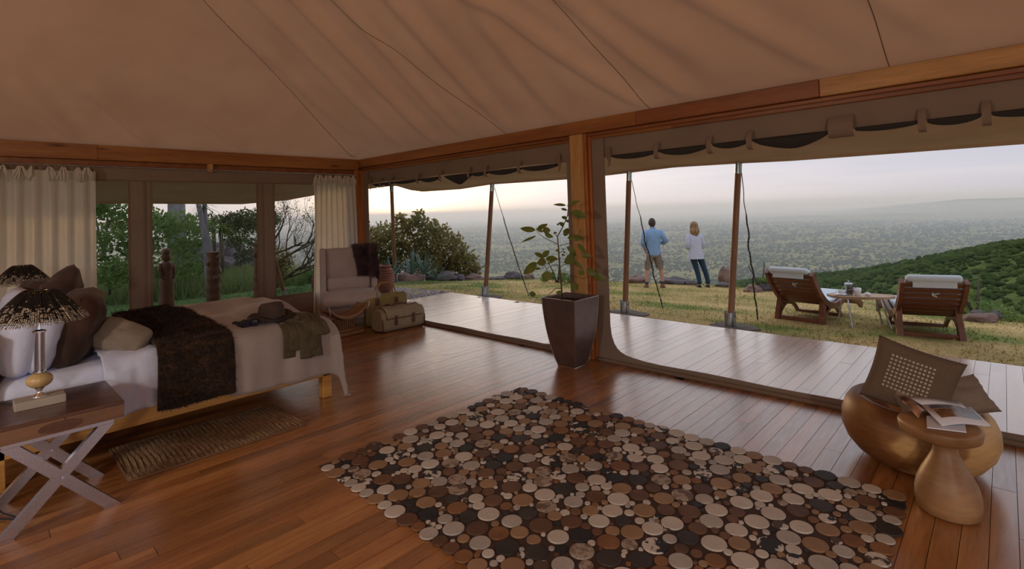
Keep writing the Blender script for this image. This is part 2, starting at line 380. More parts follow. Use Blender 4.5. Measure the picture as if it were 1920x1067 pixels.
# ------------------------------------------------------------------ front canvas wall: hem, door jamb fillets, valance, rolled netting, straps
wf = bpy.data.objects.new('wall_front', None); COL.objects.link(wf); tag(wf, 'canvas front wall rolled up, leaving two wide openings', None, None, 'structure')
def sheet(name, parent, pts, y0=5.012, y1=5.022, m=M_canvas_w):
    """pts: (x, zlow, zhigh) columns in the plane of the front wall, given a cloth thickness"""
    A = [[(x, y0, a), (x, y0, b)] for x, a, b in pts]; B = [[(x, y1, a), (x, y1, b)] for x, a, b in pts]
    loop = [[r[0] for r in A], [r[1] for r in A], [r[1] for r in B], [r[0] for r in B], [r[0] for r in A]]
    mb = MB(); mb.grid(loop); n = len(pts)
    for k in (0, n - 1): mb.add([loop[0][k], loop[1][k], loop[2][k], loop[3][k]], [(0, 1, 2, 3)])
    return mb.build(name, m, parent)
curve = [(-3.29, .95), (-3.305, .71), (-3.30, .50), (-3.29, .41), (-3.266, .30), (-3.235, .215), (-3.20, .168), (-3.16, .136), (-3.09, .108), (-3.0, .093), (-2.85, .079), (-2.67, .073)]
sheet('canvas_panel', wf, [(-3.46, 0, 2.56), (-3.40, 0, 2.56), (-3.29, 0, 2.56)][:2] + [(-3.285, 0, 2.56)])
sheet('jamb_flare', wf, [(x, 0, z) for x, z in [(-3.285, .46)] + curve[4:]], 5.004, 5.014)
xs = np.linspace(-2.67, 3.45, 40)
sheet('hem', wf, [(x, 0, .074 + .004 * math.sin(x * 5.1)) for x in xs])
MB().tube([(x, 4.985 + .004 * math.sin(x * 3), .018) for x in np.linspace(-3.45, 3.45, 60)], .022, 8).build('hem_roll', M_canvas_hem, wf, smooth=True)
curveL = [(-3.83, .5), (-3.85, .3), (-3.90, .18), (-3.98, .115), (-4.1, .08), (-4.25, .062)]
sheet('canvas_panel', wf, [(-3.82, 0, 2.56), (-3.76, 0, 2.56), (-3.70, 0, 2.56)])
sheet('jamb_flare', wf, [(x, 0, z) for x, z in reversed(curveL)], 5.004, 5.014)
xs = np.linspace(-8.45, -4.25, 40)
sheet('hem', wf, [(x, 0, .058 + .004 * math.sin(x * 5.1)) for x in xs])
MB().tube([(x, 4.985 + .004 * math.sin(x * 3), .018) for x in np.linspace(-8.4, -3.75, 60)], .022, 8).build('hem_roll', M_canvas_hem, wf, smooth=True)
sheet('canvas_panel', wf, [(-8.46, 0, 2.56), (-8.38, 0, 2.56), (-8.30, 0, 2.56)])
# threshold board behind the hem
MB().box((-8.4, 5.03, -.02), (3.5, 5.064, .012)).build('threshold', M_dark_gap, wf)
def val(x0, x1, seed):
    P = []; n = 60
    for x in np.linspace(x0, x1, n):
        t = (x - x0) / (x1 - x0); low = 2.315 + .010 * math.sin(x * 4 + seed); d = .006 * math.sin(x * 9 + seed) + .004 * math.sin(x * 23)
        P.append([(x, 5.03, 2.56), (x, 5.035 + d, 2.46), (x, 5.04 + 1.6 * d, 2.38), (x, 5.045 + d, low)])
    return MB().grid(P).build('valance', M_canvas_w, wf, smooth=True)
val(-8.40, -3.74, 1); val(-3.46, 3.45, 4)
def roll(x0, x1, sag, top=2.325, slump=0.0):
    """rolled black mosquito net hanging between two straps"""
    P = []
    for i in range(13):
        t = i / 12; x = x0 + (x1 - x0) * t; s = .028 + sag * (math.sin(PI * t) ** .7); s += slump * math.exp(-((t - .6) / .25) ** 2)
        P.append([(x, 5.02, top), (x, 4.985 - .2 * s, top - .3 * s), (x, 4.985 - .1 * s, top - .75 * s), (x, 5.02, top - s), (x, 5.06, top - .8 * s), (x, 5.075, top - .2 * s)])
    return MB().grid(P, closed_u=True).build('net_roll', M_net, wf, smooth=True)
def strap(x, w=.05, top=2.41, bot=2.235):
    P = []
    for dx in (-w / 2, w / 2):
        P.append([(x + dx, 5.025, top), (x + dx, 4.985, top - .04), (x + dx, 4.965, top - .09), (x + dx, 4.965, bot + .03), (x + dx, 4.985, bot), (x + dx, 5.05, bot - .003)])
    MB().grid(P).build('strap', M_canvas_w, wf, smooth=True)
R_ = [(-3.17, -2.64, .035, 0), (-2.60, -2.09, .05, 0), (-2.03, -1.71, .035, 0), (-1.66, -1.06, .075, .02), (-.86, -.46, .02, 0), (-.40, -.10, .035, 0), (-.04, .36, .03, 0), (.42, .9, .03, 0), (.95, 1.6, .04, 0), (1.65, 2.4, .03, 0)]
for a, b, s, sl in R_: roll(a, b, s, slump=sl)
for x in (-2.62, -2.06, -1.685, -.43, -.07, .39, .925, 1.625): strap(x)
strap(-.96, .18, 2.44, 2.26)
L_ = [(-8.1, -7.86, .03, 0), (-7.82, -7.55, .03, 0), (-7.5, -6.80, .03, 0), (-6.74, -6.28, .045, 0), (-6.10, -5.56, .075, .05), (-5.54, -5.22, .03, 0), (-5.18, -4.60, .045, 0), (-4.54, -3.97, .04, 0)]
for a, b, s, sl in L_: roll(a, b, s, top=2.30, slump=sl)
for x in (-7.84, -7.52, -6.77, -6.2, -5.55, -5.20, -4.57): strap(x, top=2.39, bot=2.225)
for x in (-3.22, -3.93, -8.2):     # gathered ends with tie tapes
    P = [[(x + dx * (1 + .5 * math.sin(k)), 5.0 - .02 * math.sin(k * 1.3), 2.42 - .045 * k) for dx in (-.025, 0, .025)] for k in range(6)]
    MB().grid(P).build('tie_tape', M_canvas_hem, wf, smooth=True)

# ------------------------------------------------------------------ back canvas wall with mesh windows
wb = bpy.data.objects.new('wall_back', None); COL.objects.link(wb); tag(wb, 'canvas back wall with three mesh windows behind the bed', None, None, 'structure')
XB = -8.55
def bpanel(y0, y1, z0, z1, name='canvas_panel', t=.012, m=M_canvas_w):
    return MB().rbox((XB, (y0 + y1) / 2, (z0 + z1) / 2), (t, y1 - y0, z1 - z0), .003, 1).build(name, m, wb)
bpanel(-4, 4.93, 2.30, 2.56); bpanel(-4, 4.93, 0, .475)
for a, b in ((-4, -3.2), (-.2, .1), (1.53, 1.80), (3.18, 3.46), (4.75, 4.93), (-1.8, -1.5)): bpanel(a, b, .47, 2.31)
for y, w in ((1.535, .02), (1.715, .03), (1.79, .02), (3.19, .02), (3.27, .03), (3.45, .02)):   # webbing seams on the uprights
    MB().rbox((XB + .012, y, 1.38), (.008, w, 1.86), .003, 1).build('webbing', M_canvas_hem, wb)
m, nt, b = base_mat('insect_screen'); b.inputs['Base Color'].default_value = (.02, .02, .02, 1); b.inputs['Roughness'].default_value = .9
tr = nt.nodes.new('ShaderNodeBsdfTransparent'); ms = nt.nodes.new('ShaderNodeMixShader'); ms.inputs[0].default_value = .13
nt.links.new(tr.outputs[0], ms.inputs[1]); nt.links.new(b.outputs[0], ms.inputs[2]); nt.links.new(ms.outputs[0], nt.nodes['Material Output'].inputs[0]); M_screen = m
for k, (a, b_) in enumerate(((.1, 1.53), (1.80, 3.18), (3.46, 4.75), (-1.5, -.2), (-3.2, -1.8))):
    w = MB().box((XB - .004, a, .47), (XB - .002, b_, 2.31)).build('window_%d' % (k + 1), M_screen, kind='structure')
    w['label'] = ['mesh window half covered by the wide curtain', 'wide mesh window in the middle of the back wall', 'mesh window beside the curtain behind the armchair', 'mesh window behind the bed head', 'mesh window at the far end of the back wall'][k]
    for z in (.475, 2.305): MB().rbox((XB + .004, (a + b_) / 2, z), (.012, b_ - a, .025), .003, 1).build('binding', M_canvas_hem, w)
# walls behind the camera: end wall opened and rear windows added to brighten the interior
wr = bpy.data.objects.new('wall_right', None); COL.objects.link(wr); tag(wr, 'unseen canvas end wall, rolled up to add light', None, None, 'structure')
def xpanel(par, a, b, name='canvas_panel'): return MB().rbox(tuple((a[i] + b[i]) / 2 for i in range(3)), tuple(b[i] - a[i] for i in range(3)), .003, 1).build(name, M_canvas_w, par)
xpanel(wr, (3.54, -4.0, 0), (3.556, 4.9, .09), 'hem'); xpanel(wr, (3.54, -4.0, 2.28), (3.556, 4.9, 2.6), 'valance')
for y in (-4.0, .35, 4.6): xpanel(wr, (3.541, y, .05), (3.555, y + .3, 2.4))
wz = bpy.data.objects.new('wall_rear', None); COL.objects.link(wz); tag(wz, 'unseen canvas rear wall with mesh windows added for light', None, None, 'structure')
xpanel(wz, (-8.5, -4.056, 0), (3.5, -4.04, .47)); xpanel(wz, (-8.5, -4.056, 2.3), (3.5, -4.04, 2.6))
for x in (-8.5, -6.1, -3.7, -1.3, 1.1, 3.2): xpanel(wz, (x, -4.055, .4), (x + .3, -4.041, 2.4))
for k, x in enumerate((-8.2, -5.8, -3.4, -1.0, 1.4)):
    w = MB().box((x, -4.052, .47), (x + (2.1 if k < 4 else 1.8), -4.050, 2.3)).build('window_%d' % (k + 6), M_screen, kind='structure')
    w['label'] = 'mesh window added for light in the rear wall, %s from the bed head' % ['nearest', 'second', 'third', 'fourth', 'farthest'][k]

# ------------------------------------------------------------------ outer fly: awning all round
EX = np.array([-12.5, -12.0, -11.53, -10.9, -10.39, -8.99, -7.98, -5.94, -5.06, -4.6, -3.8, -2.78, -2.1, -.83, .17, 4.0])
EZ = np.array([2.53, 2.54, 2.535, 2.39, 2.324, 2.312, 2.36, 2.335, 2.345, 2.36, 2.385, 2.36, 2.335, 2.32, 2.31, 2.30])
roof = bpy.data.objects.new('roof', None); COL.objects.link(roof); tag(roof, 'tan outer fly sheet forming the awning over the deck', None, None, 'structure')
P = []
for x in np.linspace(-12.4, 3.9, 140):
    ix = min(max(x, -8.6), 3.6); ze = float(np.interp(x, EX, EZ)); row = []
    for j in range(15):
        t = j / 14; z = 2.80 + (ze - 2.80) * t - .10 * math.sin(PI * t) + .012 * math.sin(x * 6) * math.sin(PI * t); row.append((ix + (x - ix) * t, 5.05 + (7.78 - 5.05) * t, z))
    row.append((x, 7.79, ze - .035))
    P.append(row)
MB().grid(P).build('front_awning', M_fly, roof, smooth=True)
P = []
for y in np.linspace(7.78, -6.5, 120):
    iy = min(max(y, -4.0), 5.05); ze = 2.53 - .33 * min(1, max(0, (7.6 - y) / 1.8)) + .035 * math.sin(y * 1.15) ; row = []
    ze = float(np.interp(y, [-6.5, 1.2, 2.4, 4.3, 5.3, 6.2, 7.8], [2.2, 2.16, 2.15, 2.12, 2.20, 2.36, 2.53]))
    for j in range(15):
        t = j / 14; z = 2.80 + (ze - 2.80) * t - .08 * math.sin(PI * t); row.append((-8.6 + (-12.4 + 8.6) * t, iy + (y - iy) * t, z))
    row.append((-12.41, y, ze - .035)); P.append(row)
MB().grid(P).build('back_awning', M_fly, roof, smooth=True)
# ------------------------------------------------------------------ ground: lawn, hillside, plain, distance
EDX = np.array([-400., -80, -40, -22, -14.5, -12.3, -11.9, -10.4, -8.8, -7.5, -6.3, -4.9, -3.1, -2.0, -.36, 3, 30, 400])
EDY = np.array([-160., -18, 2, 7.4, 8.8, 10.3, 11.5, 11.9, 12.4, 13.1, 13.9, 13.9, 14.3, 13.7, 11.6, 11.3, 13, 60])
def lawn_z(x, y):
    return -.06 - .055 * np.maximum(0, y - 7.5) - .03 * np.maximum(0, -9 - x)
PLAIN = -112.
def ground_z(x, y):
    s = y - np.interp(x, EDX, EDY); s = np.maximum(s, 0)
    r = np.hypot(x, y); az = np.arctan2(-x, y)
    base = lawn_z(np.clip(x, -30, 30), np.minimum(y, 15)) * 1.0
    drop = base - .35 * s - .12 * np.minimum(s, 8)
    drop = np.maximum(drop, PLAIN)
    zr = -9.5 - 30 * (az + .03) - 9 * np.maximum(az - .35, 0)
    zr = np.minimum(zr + 2.6 * np.clip((.2 - az) / .2, 0, 1), 6)
    spur = zr - .0011 * np.maximum(r - 125, 0) ** 2 - .0022 * np.minimum(r - 125, 0) ** 2
    w = np.clip((r - 22) / 40, 0, 1) * np.clip((.62 - az) / .25, 0, 1) * np.clip((az + 1.2) / .3, 0, 1)
    z = np.where(w > 0, np.maximum(drop, drop + (np.maximum(spur, drop) - drop) * w), drop)
    return z
def fbm(x, y, f, seed=0):
    o = np.zeros_like(x); rs = np.random.RandomState(seed)
    for k in range(9):
        a = rs.rand() * 2 * PI; fr = f * (1.0 + 2.2 * rs.rand()); o += np.sin((x * math.cos(a) + y * math.sin(a)) * fr + rs.rand() * 7) / (1 + .3 * k)
    return o / 4
# near lawn
gx = np.linspace(-34, 12, 240); gy = np.linspace(-12, 17, 170); GX, GY = np.meshgrid(gx, gy, indexing='ij')
GZ = ground_z(GX, GY) + .012 * fbm(GX, GY, 1.6, 3)
inside = (GX > -8.9) & (GX < 3.55) & (GY > -3.9) & (GY < 5.2) | (GX > -9.05) & (GX < 3.6) & (GY > 5) & (GY < 7.46)
GZ = np.where(inside, -.35, GZ)
V = np.stack([GX, GY, GZ], -1).reshape(-1, 3); ii = np.arange(239)[:, None] * 170 + np.arange(169)[None, :]
F = np.stack([ii, ii + 170, ii + 171, ii + 1], -1).reshape(-1, 4)
m, nt, b = base_mat('lawn_ground'); g = nt.nodes.new('ShaderNodeNewGeometry')
n1 = _noise(nt, .55, 4, g.outputs['Position'], (1, 1.6, 1)); n2 = _noise(nt, 26, 4, g.outputs['Position'])
sp = nt.nodes.new('ShaderNodeSeparateXYZ'); nt.links.new(g.outputs['Position'], sp.inputs[0])
mr = nt.nodes.new('ShaderNodeMapRange'); nt.links.new(sp.outputs['X'], mr.inputs[0]); mr.inputs[1].default_value = -10; mr.inputs[2].default_value = -13.5; mr.inputs[3].default_value = 0; mr.inputs[4].default_value = 1
dry = _ramp(nt, n1.outputs[0], [(.34, (.17, .21, .055)), (.47, (.40, .32, .13)), (.64, (.58, .42, .20))])
grn = _ramp(nt, n1.outputs[0], [(.3, (.08, .15, .05)), (.7, (.15, .24, .085))])
col = _mix(nt, mr.outputs[0], dry, grn); fine = _ramp(nt, n2.outputs[0], [(.3, (.55, .55, .5)), (.7, (1.2, 1.2, 1.1))]); col = _mix(nt, .8, col, fine, 'MULTIPLY')
nt.links.new(col, b.inputs['Base Color']); b.inputs['Roughness'].default_value = .95; b.inputs['Specular IOR Level'].default_value = .1
bp = nt.nodes.new('ShaderNodeBump'); bp.inputs['Strength'].default_value = .8; bp.inputs['Distance'].default_value = .03; nt.links.new(n2.outputs[0], bp.inputs['Height']); nt.links.new(bp.outputs[0], b.inputs['Normal'])
M_lawn = m
me = npmesh('lawn', V, F); me.polygons.foreach_set('use_smooth', [True] * len(me.polygons))
lawn = link('lawn', me, M_lawn, kind='structure', label='dry mown lawn between the deck and the drop')
# hillside, plain and far country as one land surface
rr = np.concatenate([np.linspace(12, 60, 40), np.linspace(64, 300, 60), np.geomspace(310, 40000, 90)])
aa = np.concatenate([np.linspace(math.radians(-180), math.radians(-60), 40)[:-1], np.linspace(math.radians(-60), math.radians(125), 260), np.linspace(math.radians(125), math.radians(180), 20)[1:]])
RR, AA = np.meshgrid(rr, aa, indexing='ij'); X = -RR * np.sin(AA); Y = RR * np.cos(AA)
Z = ground_z(X, Y)
Z += np.where(RR > 30, np.clip((RR - 30) / 120, 0, 1) * 1.6 * fbm(X, Y, .05, 5), 0) * (Z > PLAIN + 4)
Z += np.where(RR > 400, 3.0 * fbm(X, Y, .004, 8), 0) * np.clip((RR - 400) / 600, 0, 1)
Z -= .25 * (RR < 30)
# table mountain far to the right of the view, low ranges elsewhere
def hump(az0, az1, r0, r1, h, soft=.03):
    return h * np.clip((AA - az0) / soft, 0, 1) * np.clip((az1 - AA) / soft, 0, 1) * np.clip((RR - r0) / (.25 * r0), 0, 1) * np.clip((r1 - RR) / (.2 * r1), 0, 1)
Z += hump(-.6, .22, 4600, 9500, 101, .17) + hump(-.6, .42, 3600, 5200, 36, .25)
Z += hump(.95, 1.7, 12000, 24000, 165, .25) * (.8 + .25 * np.sin(AA * 19)) + hump(-.2, .75, 14000, 30000, 62, .2)
V = np.stack([X, Y, Z], -1).reshape(-1, 3); na = len(aa); ii = np.arange(len(rr) - 1)[:, None] * na + np.arange(na - 1)[None, :]
F = np.stack([ii, ii + 1, ii + na + 1, ii + na], -1).reshape(-1, 4)
m, nt, b = base_mat('savanna_ground'); g = nt.nodes.new('ShaderNodeNewGeometry'); pos = g.outputs['Position']
n1 = _noise(nt, .004, 6, pos, rough=.65); n2 = _noise(nt, .03, 4, pos); n3 = _noise(nt, .25, 4, pos)
c = _ramp(nt, n1.outputs[0], [(.32, (.10, .115, .045)), (.5, (.21, .20, .085)), (.66, (.30, .265, .13))])
c = _mix(nt, .75, c, _ramp(nt, n2.outputs[0], [(.36, (.45, .50, .42)), (.6, (1.15, 1.12, 1.0))]), 'MULTIPLY')
near = _ramp(nt, n3.outputs[0], [(.35, (.045, .075, .022)), (.65, (.13, .17, .05))])
cd = nt.nodes.new('ShaderNodeVectorMath'); cd.operation = 'LENGTH'; nt.links.new(pos, cd.inputs[0])
mr = nt.nodes.new('ShaderNodeMapRange'); nt.links.new(cd.outputs['Value'], mr.inputs[0]); mr.inputs[1].default_value = 220; mr.inputs[2].default_value = 380
col = _mix(nt, mr.outputs[0], near, c); nt.links.new(col, b.inputs['Base Color']); b.inputs['Roughness'].default_value = 1; b.inputs['Specular IOR Level'].default_value = 0
me = npmesh('terrain', V, F); me.polygons.foreach_set('use_smooth', [True] * len(me.polygons))
terrain = link('terrain', me, m, kind='structure', label='bushy savanna plain falling away to far hazy hills')

# scrub on the plain and the slope: far too many and too small to tell apart
def scrub(name, label, pts, size, m, seed, flat=.7):
    rng = np.random.default_rng(seed); bm = bmesh.new(); bmesh.ops.create_icosphere(bm, subdivisions=1, radius=1); bm.verts.index_update()
    bv = np.array([v.co[:] for v in bm.verts]); bf = np.array([[v.index for v in f.verts] for f in bm.faces]); bm.free()
    n = len(pts); s = size * (.5 + rng.random(n)); j = 1 + .45 * (rng.random((n, len(bv))) - .5)
    Vv = bv[None] * j[..., None] * s[:, None, None] * np.array([1, 1, flat]) * (1 + .5 * (rng.random((n, 1, 3)) - .5)); Vv += pts[:, None, :] + np.array([0, 0, .45]) * s[:, None, None]
    Ff = bf[None] + (np.arange(n) * len(bv))[:, None, None]
    me = npmesh(name, Vv.reshape(-1, 3), Ff.reshape(-1, 3)); return link(name, me, m, label=label, kind='stuff')
rng = np.random.default_rng(21)
n = 52000; r = 330 * (4200 / 330) ** (rng.random(n) ** .75); a = rng.uniform(-.2, 1.35, n); x = -r * np.sin(a); y = r * np.cos(a)
keep = (fbm(x, y, .012, 4) + .35 * rng.normal(size=n)) > -.12
x, y, r = x[keep], y[keep], r[keep]; z = ground_z(x, y) + 3.0 * fbm(x, y, .004, 8) * np.clip((r - 400) / 600, 0, 1)
M_scrub = mat('plain_scrub', (.030, .048, .020), 1, c2=(.06, .082, .032), scale=.02, coords='World', spec=0)
scrub('plain_scrub', 'dark scrub and thorn trees dotting the plain', np.stack([x, y, z], -1), np.clip(1.5 + r / 1000, 1.5, 4.2), M_scrub, 5)
n = 40000; r = 24 + 210 * rng.random(n) ** .8; a = rng.uniform(-.35, .75, n); x = -r * np.sin(a); y = r * np.cos(a); s = y - np.interp(x, EDX, EDY)
k = (s > 6) & ((fbm(x, y, .06, 6) + .4 * rng.normal(size=n)) > -.15); x, y, r = x[k], y[k], r[k]; z = ground_z(x, y) + np.clip((r - 30) / 120, 0, 1) * 1.6 * fbm(x, y, .05, 5)
M_hscrub = mat('hill_scrub', (.028, .050, .015), 1, c2=(.075, .105, .03), scale=.3, coords='World', spec=0)
scrub('hillside_scrub', 'green bushes covering the slope beside the lawn', np.stack([x, y, z], -1), np.clip(.14 + .0030 * r, .16, .8), M_hscrub, 6)

# ------------------------------------------------------------------ morning haze lying over the plain
mb = MB(); mb.box((-45000, -10000, -260), (25000, 45000, -5.0)); m = bpy.data.materials.new('haze'); m.use_nodes = True; nt = m.node_tree; nt.nodes.clear()
out = nt.nodes.new('ShaderNodeOutputMaterial'); vs = nt.nodes.new('ShaderNodeVolumeScatter'); vs.inputs['Color'].default_value = (.78, .87, 1.0, 1); vs.inputs['Density'].default_value = 1 / 3000; vs.inputs['Anisotropy'].default_value = .35
nt.links.new(vs.outputs[0], out.inputs['Volume']); m.volume_intersection_method = 'FAST' if hasattr(m, 'volume_intersection_method') else None
haze = mb.build('haze', m, label='pale blue morning haze over the plain', kind='stuff')
m2 = m.copy(); m2.name = 'far_haze'; m2.node_tree.nodes['Volume Scatter'].inputs['Density'].default_value = 1 / 9000
MB().box((-45000, 2600, -255), (25000, 44900, 130)).build('far_haze', m2, label='thicker band of haze along the horizon', kind='stuff')
# ------------------------------------------------------------------ outside: poles, ropes, stones, plants
M_pole = wood('pole_wood', (.20, .095, .05), (.28, .14, .075), (.34, .185, .105), 'Z', rough=.5)
M_rope = mat('dark_rope', (.05, .04, .035), .8, bump=.5, bscale=300)
M_slab = mat('concrete_footing', (.16, .13, .115), .95, c2=(.09, .075, .065), scale=9, bump=.8, bscale=30)
M_rock = mat('red_rock', (.26, .155, .12), .9, c2=(.14, .09, .085), scale=3.5, bump=.9, bscale=14, coords='World')
M_rock_d = mat('grey_rock', (.15, .125, .13), .9, c2=(.07, .06, .065), scale=3, bump=.9, bscale=14, coords='World')
M_bark = mat('bark', (.075, .055, .042), .9, c2=(.13, .10, .08), scale=12, stretch=(1, 1, .2), bump=.6)
M_bark_g = mat('grey_bark', (.16, .155, .165), .9, c2=(.26, .25, .26), scale=9, stretch=(1, 1, .3), bump=.6)
M_clay = mat('red_clay', (.30, .115, .075), .75, c2=(.22, .08, .055), scale=6, bump=.3)
def leafmat(name, a, b, tr=.35):
    return mat(name, a, .55, c2=b, scale=1.7, coords='World', trans=tr, spec=.25)
L_bush = leafmat('bush_leaf', (.25, .20, .07), (.14, .135, .05), .5); L_green = leafmat('shrub_leaf', (.13, .22, .065), (.22, .32, .10), .45); L_dark = leafmat('dark_leaf', (.085, .115, .05), (.14, .16, .07), .45)
L_yel = leafmat('yucca_leaf', (.17, .21, .04), (.10, .15, .03)); L_aloe = leafmat('aloe_leaf', (.10, .165, .14), (.16, .23, .19), .1); L_grass = leafmat('tall_grass', (.15, .22, .075), (.25, .29, .12))

def tent_pole(b, t, r, label, slab=True, slabl=None):
    b, t = Vector(b), Vector(t); o = thing('tent_pole', label, 'pole', b, group='awning poles'); d = t - b; n = d.normalized()
    MB().tube([n * .06, d - n * .13], [r, r * .92], 14).build('shaft', M_pole, o, auto=40)
    MB().tube([n * 0, n * .2], r * 1.12, 14).build('foot_sleeve', M_steel, o, auto=40)
    MB().tube([d - n * .16, d], r * 1.0, 14).build('top_sleeve', M_steel, o, auto=40)
    for s in (-1, 1):
        MB().cbox((s * r * 1.35, 0, .11), (.012, .07, .22)).build('foot_bracket', M_steel, o)
        MB().tube([(s * r * 1.2, 0, .15), (s * r * 1.75, 0, .15)], .014, 6).build('bolt', M_steel, o)
    if slab:
        rnd = random.Random(int(abs(b.x) * 10)); poly = [(math.cos(a) * .36 * rnd.uniform(.85, 1.15), math.sin(a) * .22 * rnd.uniform(.85, 1.15)) for a in [2 * PI * k / 14 for k in range(14)]]
        s = MB().prism(poly, -.10, .0).build('footing', M_slab, None, loc=(b.x + .06, b.y + .02, b.z + .004)); tag(s, slabl, 'footing', 'concrete pole footings')
    return o
tent_pole((-13.384, 8.929, -0.270), (-11.72, 7.78, 2.52), .052, 'awning pole standing nearest the sun and the leafy bush', True, 'rough footing under the pole by the leafy bush')
tent_pole((-8.12, 7.66, -.055), (-7.93, 7.78, 2.34), .050, 'awning pole between the leafy bush and the potted plant', True, 'rough footing under the pole by the deck corner')
tent_pole((-4.80, 7.80, -.06), (-4.62, 7.80, 2.35), .048, 'awning pole just left of the man in the blue shirt', True, 'rough footing under the pole nearest the wooden post')
tent_pole((-3.02, 7.80, -.06), (-2.80, 7.80, 2.34), .048, 'awning pole between the woman and the slatted loungers', True, 'rough footing under the pole near the loungers')
tent_pole((-12.696, 5.352, -0.170), (-12.3, 4.62, 2.12), .050, 'slanting pole seen through the window by the curtain', False)
tent_pole((.9, 7.8, -.06), (1.0, 7.8, 2.3), .048, 'awning pole at the end of the deck', True, 'rough footing at the end of the deck')

def guy(top, st, label, knots=True, seed=0):
    top, st = Vector(top), Vector(st); o = thing('guy_rope', label, 'rope', st, group='awning guy ropes'); rnd = random.Random(seed); d = top - st
    side = d.cross(Vector((0, 0, 1))).normalized(); P = []
    for i in range(40):
        t = i / 39; P.append(d * t + side * (.012 * math.sin(t * 21 + seed) + .008 * math.sin(t * 47)) * math.sin(PI * t) + Vector((0, 0, -.09 * math.sin(PI * t))))
    MB().tube(P, [.011] * 30 + [.006] * 10, 6).build('rope', M_rope, o, smooth=True)
    MB().tube([P[i] + side * .012 * (1 if i % 2 else -1) for i in range(2, 26)], .005, 5).build('twist', M_rope, o, smooth=True)
    for k in range(6):
        a = P[0] + d.normalized() * (.035 * k + .01)
        ring = [a + d.normalized() * .022 * math.cos(q) + (side if k % 2 else side.cross(d.normalized())) * .012 * math.sin(q) for q in np.linspace(0, 2 * PI, 9)]
        MB().tube(ring, .004, 5, caps=False).build('chain_link', M_steel, o)
    MB().ball(P[4], .02, 1).build('tensioner', M_steel, o)
    MB().tube([(0, 0, .05), (0, 0, -.12)], .012, 6).build('stake', M_steel, o)
guy((-7.90, 7.82, 2.25), (-7.594, 8.469, -0.113), 'guy rope staked in the lawn beside the potted plant', seed=1)
guy((-4.60, 7.84, 2.2), (-4.652, 8.868, -0.135), 'twisted guy rope crossing in front of the man', seed=2)
guy((-2.78, 7.84, 2.2), (-2.952, 8.762, -0.129), 'twisted guy rope staked beside the nearer lounger', seed=3)

ROCKN = [0]
def rock(p, w, h, label, m, d=None, group='boulders along the lawn edge', sq=.25):
    ROCKN[0] += 1; p = Vector(p); mb = MB(); mb.ball((0, 0, 0), 1, 3, jit=.42, sc=(w / 2, (d or w * .7) / 2, h * .62), seed=ROCKN[0])
    o = mb.build('boulder', m, None, auto=38, loc=(p.x, p.y, p.z + h * .18)); o.rotation_euler[2] = .75 + .3 * math.sin(ROCKN[0] * 2.3); tag(o, label, 'boulder', group); return o
rock((-13.350, 9.464, -0.299), .75, .45, 'pinkish boulder among the spiky aloes', M_rock)
rock((-13.116, 10.144, -0.329), .45, .26, 'small purplish boulder just right of the aloes', M_rock_d)
rock((-12.536, 10.227, -0.316), .6, .33, 'dark boulder beneath the leafy bush', M_rock_d)
rock((-12.368, 10.598, -0.331), .35, .22, 'small grey stone under the right side of the bush', M_rock_d)
rock((-12.152, 11.003, -0.347), .62, .2, 'flat reddish rock beside the second awning pole', M_rock)
rock((-11.518, 11.385, -0.349), .55, .12, 'low flat slab of rock just past the second awning pole', M_rock_d)
rock((-11.250, 11.823, -0.365), .6, .28, 'dark hump of rock left of the potted plant', M_rock_d)
rock((-10.799, 12.093, -0.367), .28, .2, 'small pink stone behind the guy rope by the plant', M_rock)
rock((-7.575, 12.981, -0.361), .62, .24, 'long rock just left of the man', M_rock)
rock((-6.665, 13.520, -0.391), .78, .22, 'long dark rock lying between the man and the woman', M_rock_d)
rock((-6.226, 13.561, -0.393), .36, .14, 'bluish flat rock beside the woman', M_rock_d)
rock((-5.901, 15.087, -0.449), .46, .5, 'upright rust red boulder left of the fourth pole', M_rock)
rock((-5.406, 13.629, -0.397), .42, .16, 'flat rock at the foot of the rust red boulder', M_rock_d)
rock((-4.466, 13.014, -0.363), .44, .2, 'brown pointed rock behind the guy rope by the loungers', M_rock)
rock((-4.293, 13.536, -0.392), .5, .36, 'rounded rock behind the nearer lounger', M_rock_d)
rock((-0.341, 11.225, -0.265), .42, .17, 'dark red boulder right of the far lounger', M_rock)
rock((-0.296, 12.121, -0.314), .5, .14, 'flat shelf of rock behind the dark red boulder', M_rock_d)
rock((-1.701, 12.569, -0.339), .5, .2, 'low rock beside the table end and the far lounger', M_rock_d)
mound = [(350, 470), (375, 462), (400, 470), (425, 478), (385, 482), (410, 488), (440, 482), (455, 492), (365, 485), (430, 462), (470, 480), (395, 455), (345, 488), (415, 500)]
mp_ = [(-23.237, 6.004, 0.262), (-24.084, 6.704, 0.319), (-23.474, 7.015, 0.164), (-22.858, 7.314, 0.012), (-22.593, 6.467, 0.020), (-21.987, 6.750, -0.101), (-22.770, 7.583, -0.095), (-21.734, 7.526, -0.248), (-22.687, 6.127, -0.034), (-24.255, 7.871, 0.217), (-22.581, 8.131, -0.139), (-24.939, 7.352, 0.374), (-22.775, 5.791, -0.045), (-21.484, 6.684, -0.268)]
for k, p in enumerate(mp_): rock(p, 1.0 + .35 * math.sin(k * 3.1), .75 + .2 * math.cos(k * 2), 'one of the dark boulders heaped into the rocky mound behind the window', M_rock_d, d=1.0, group='boulders of the rocky mound')

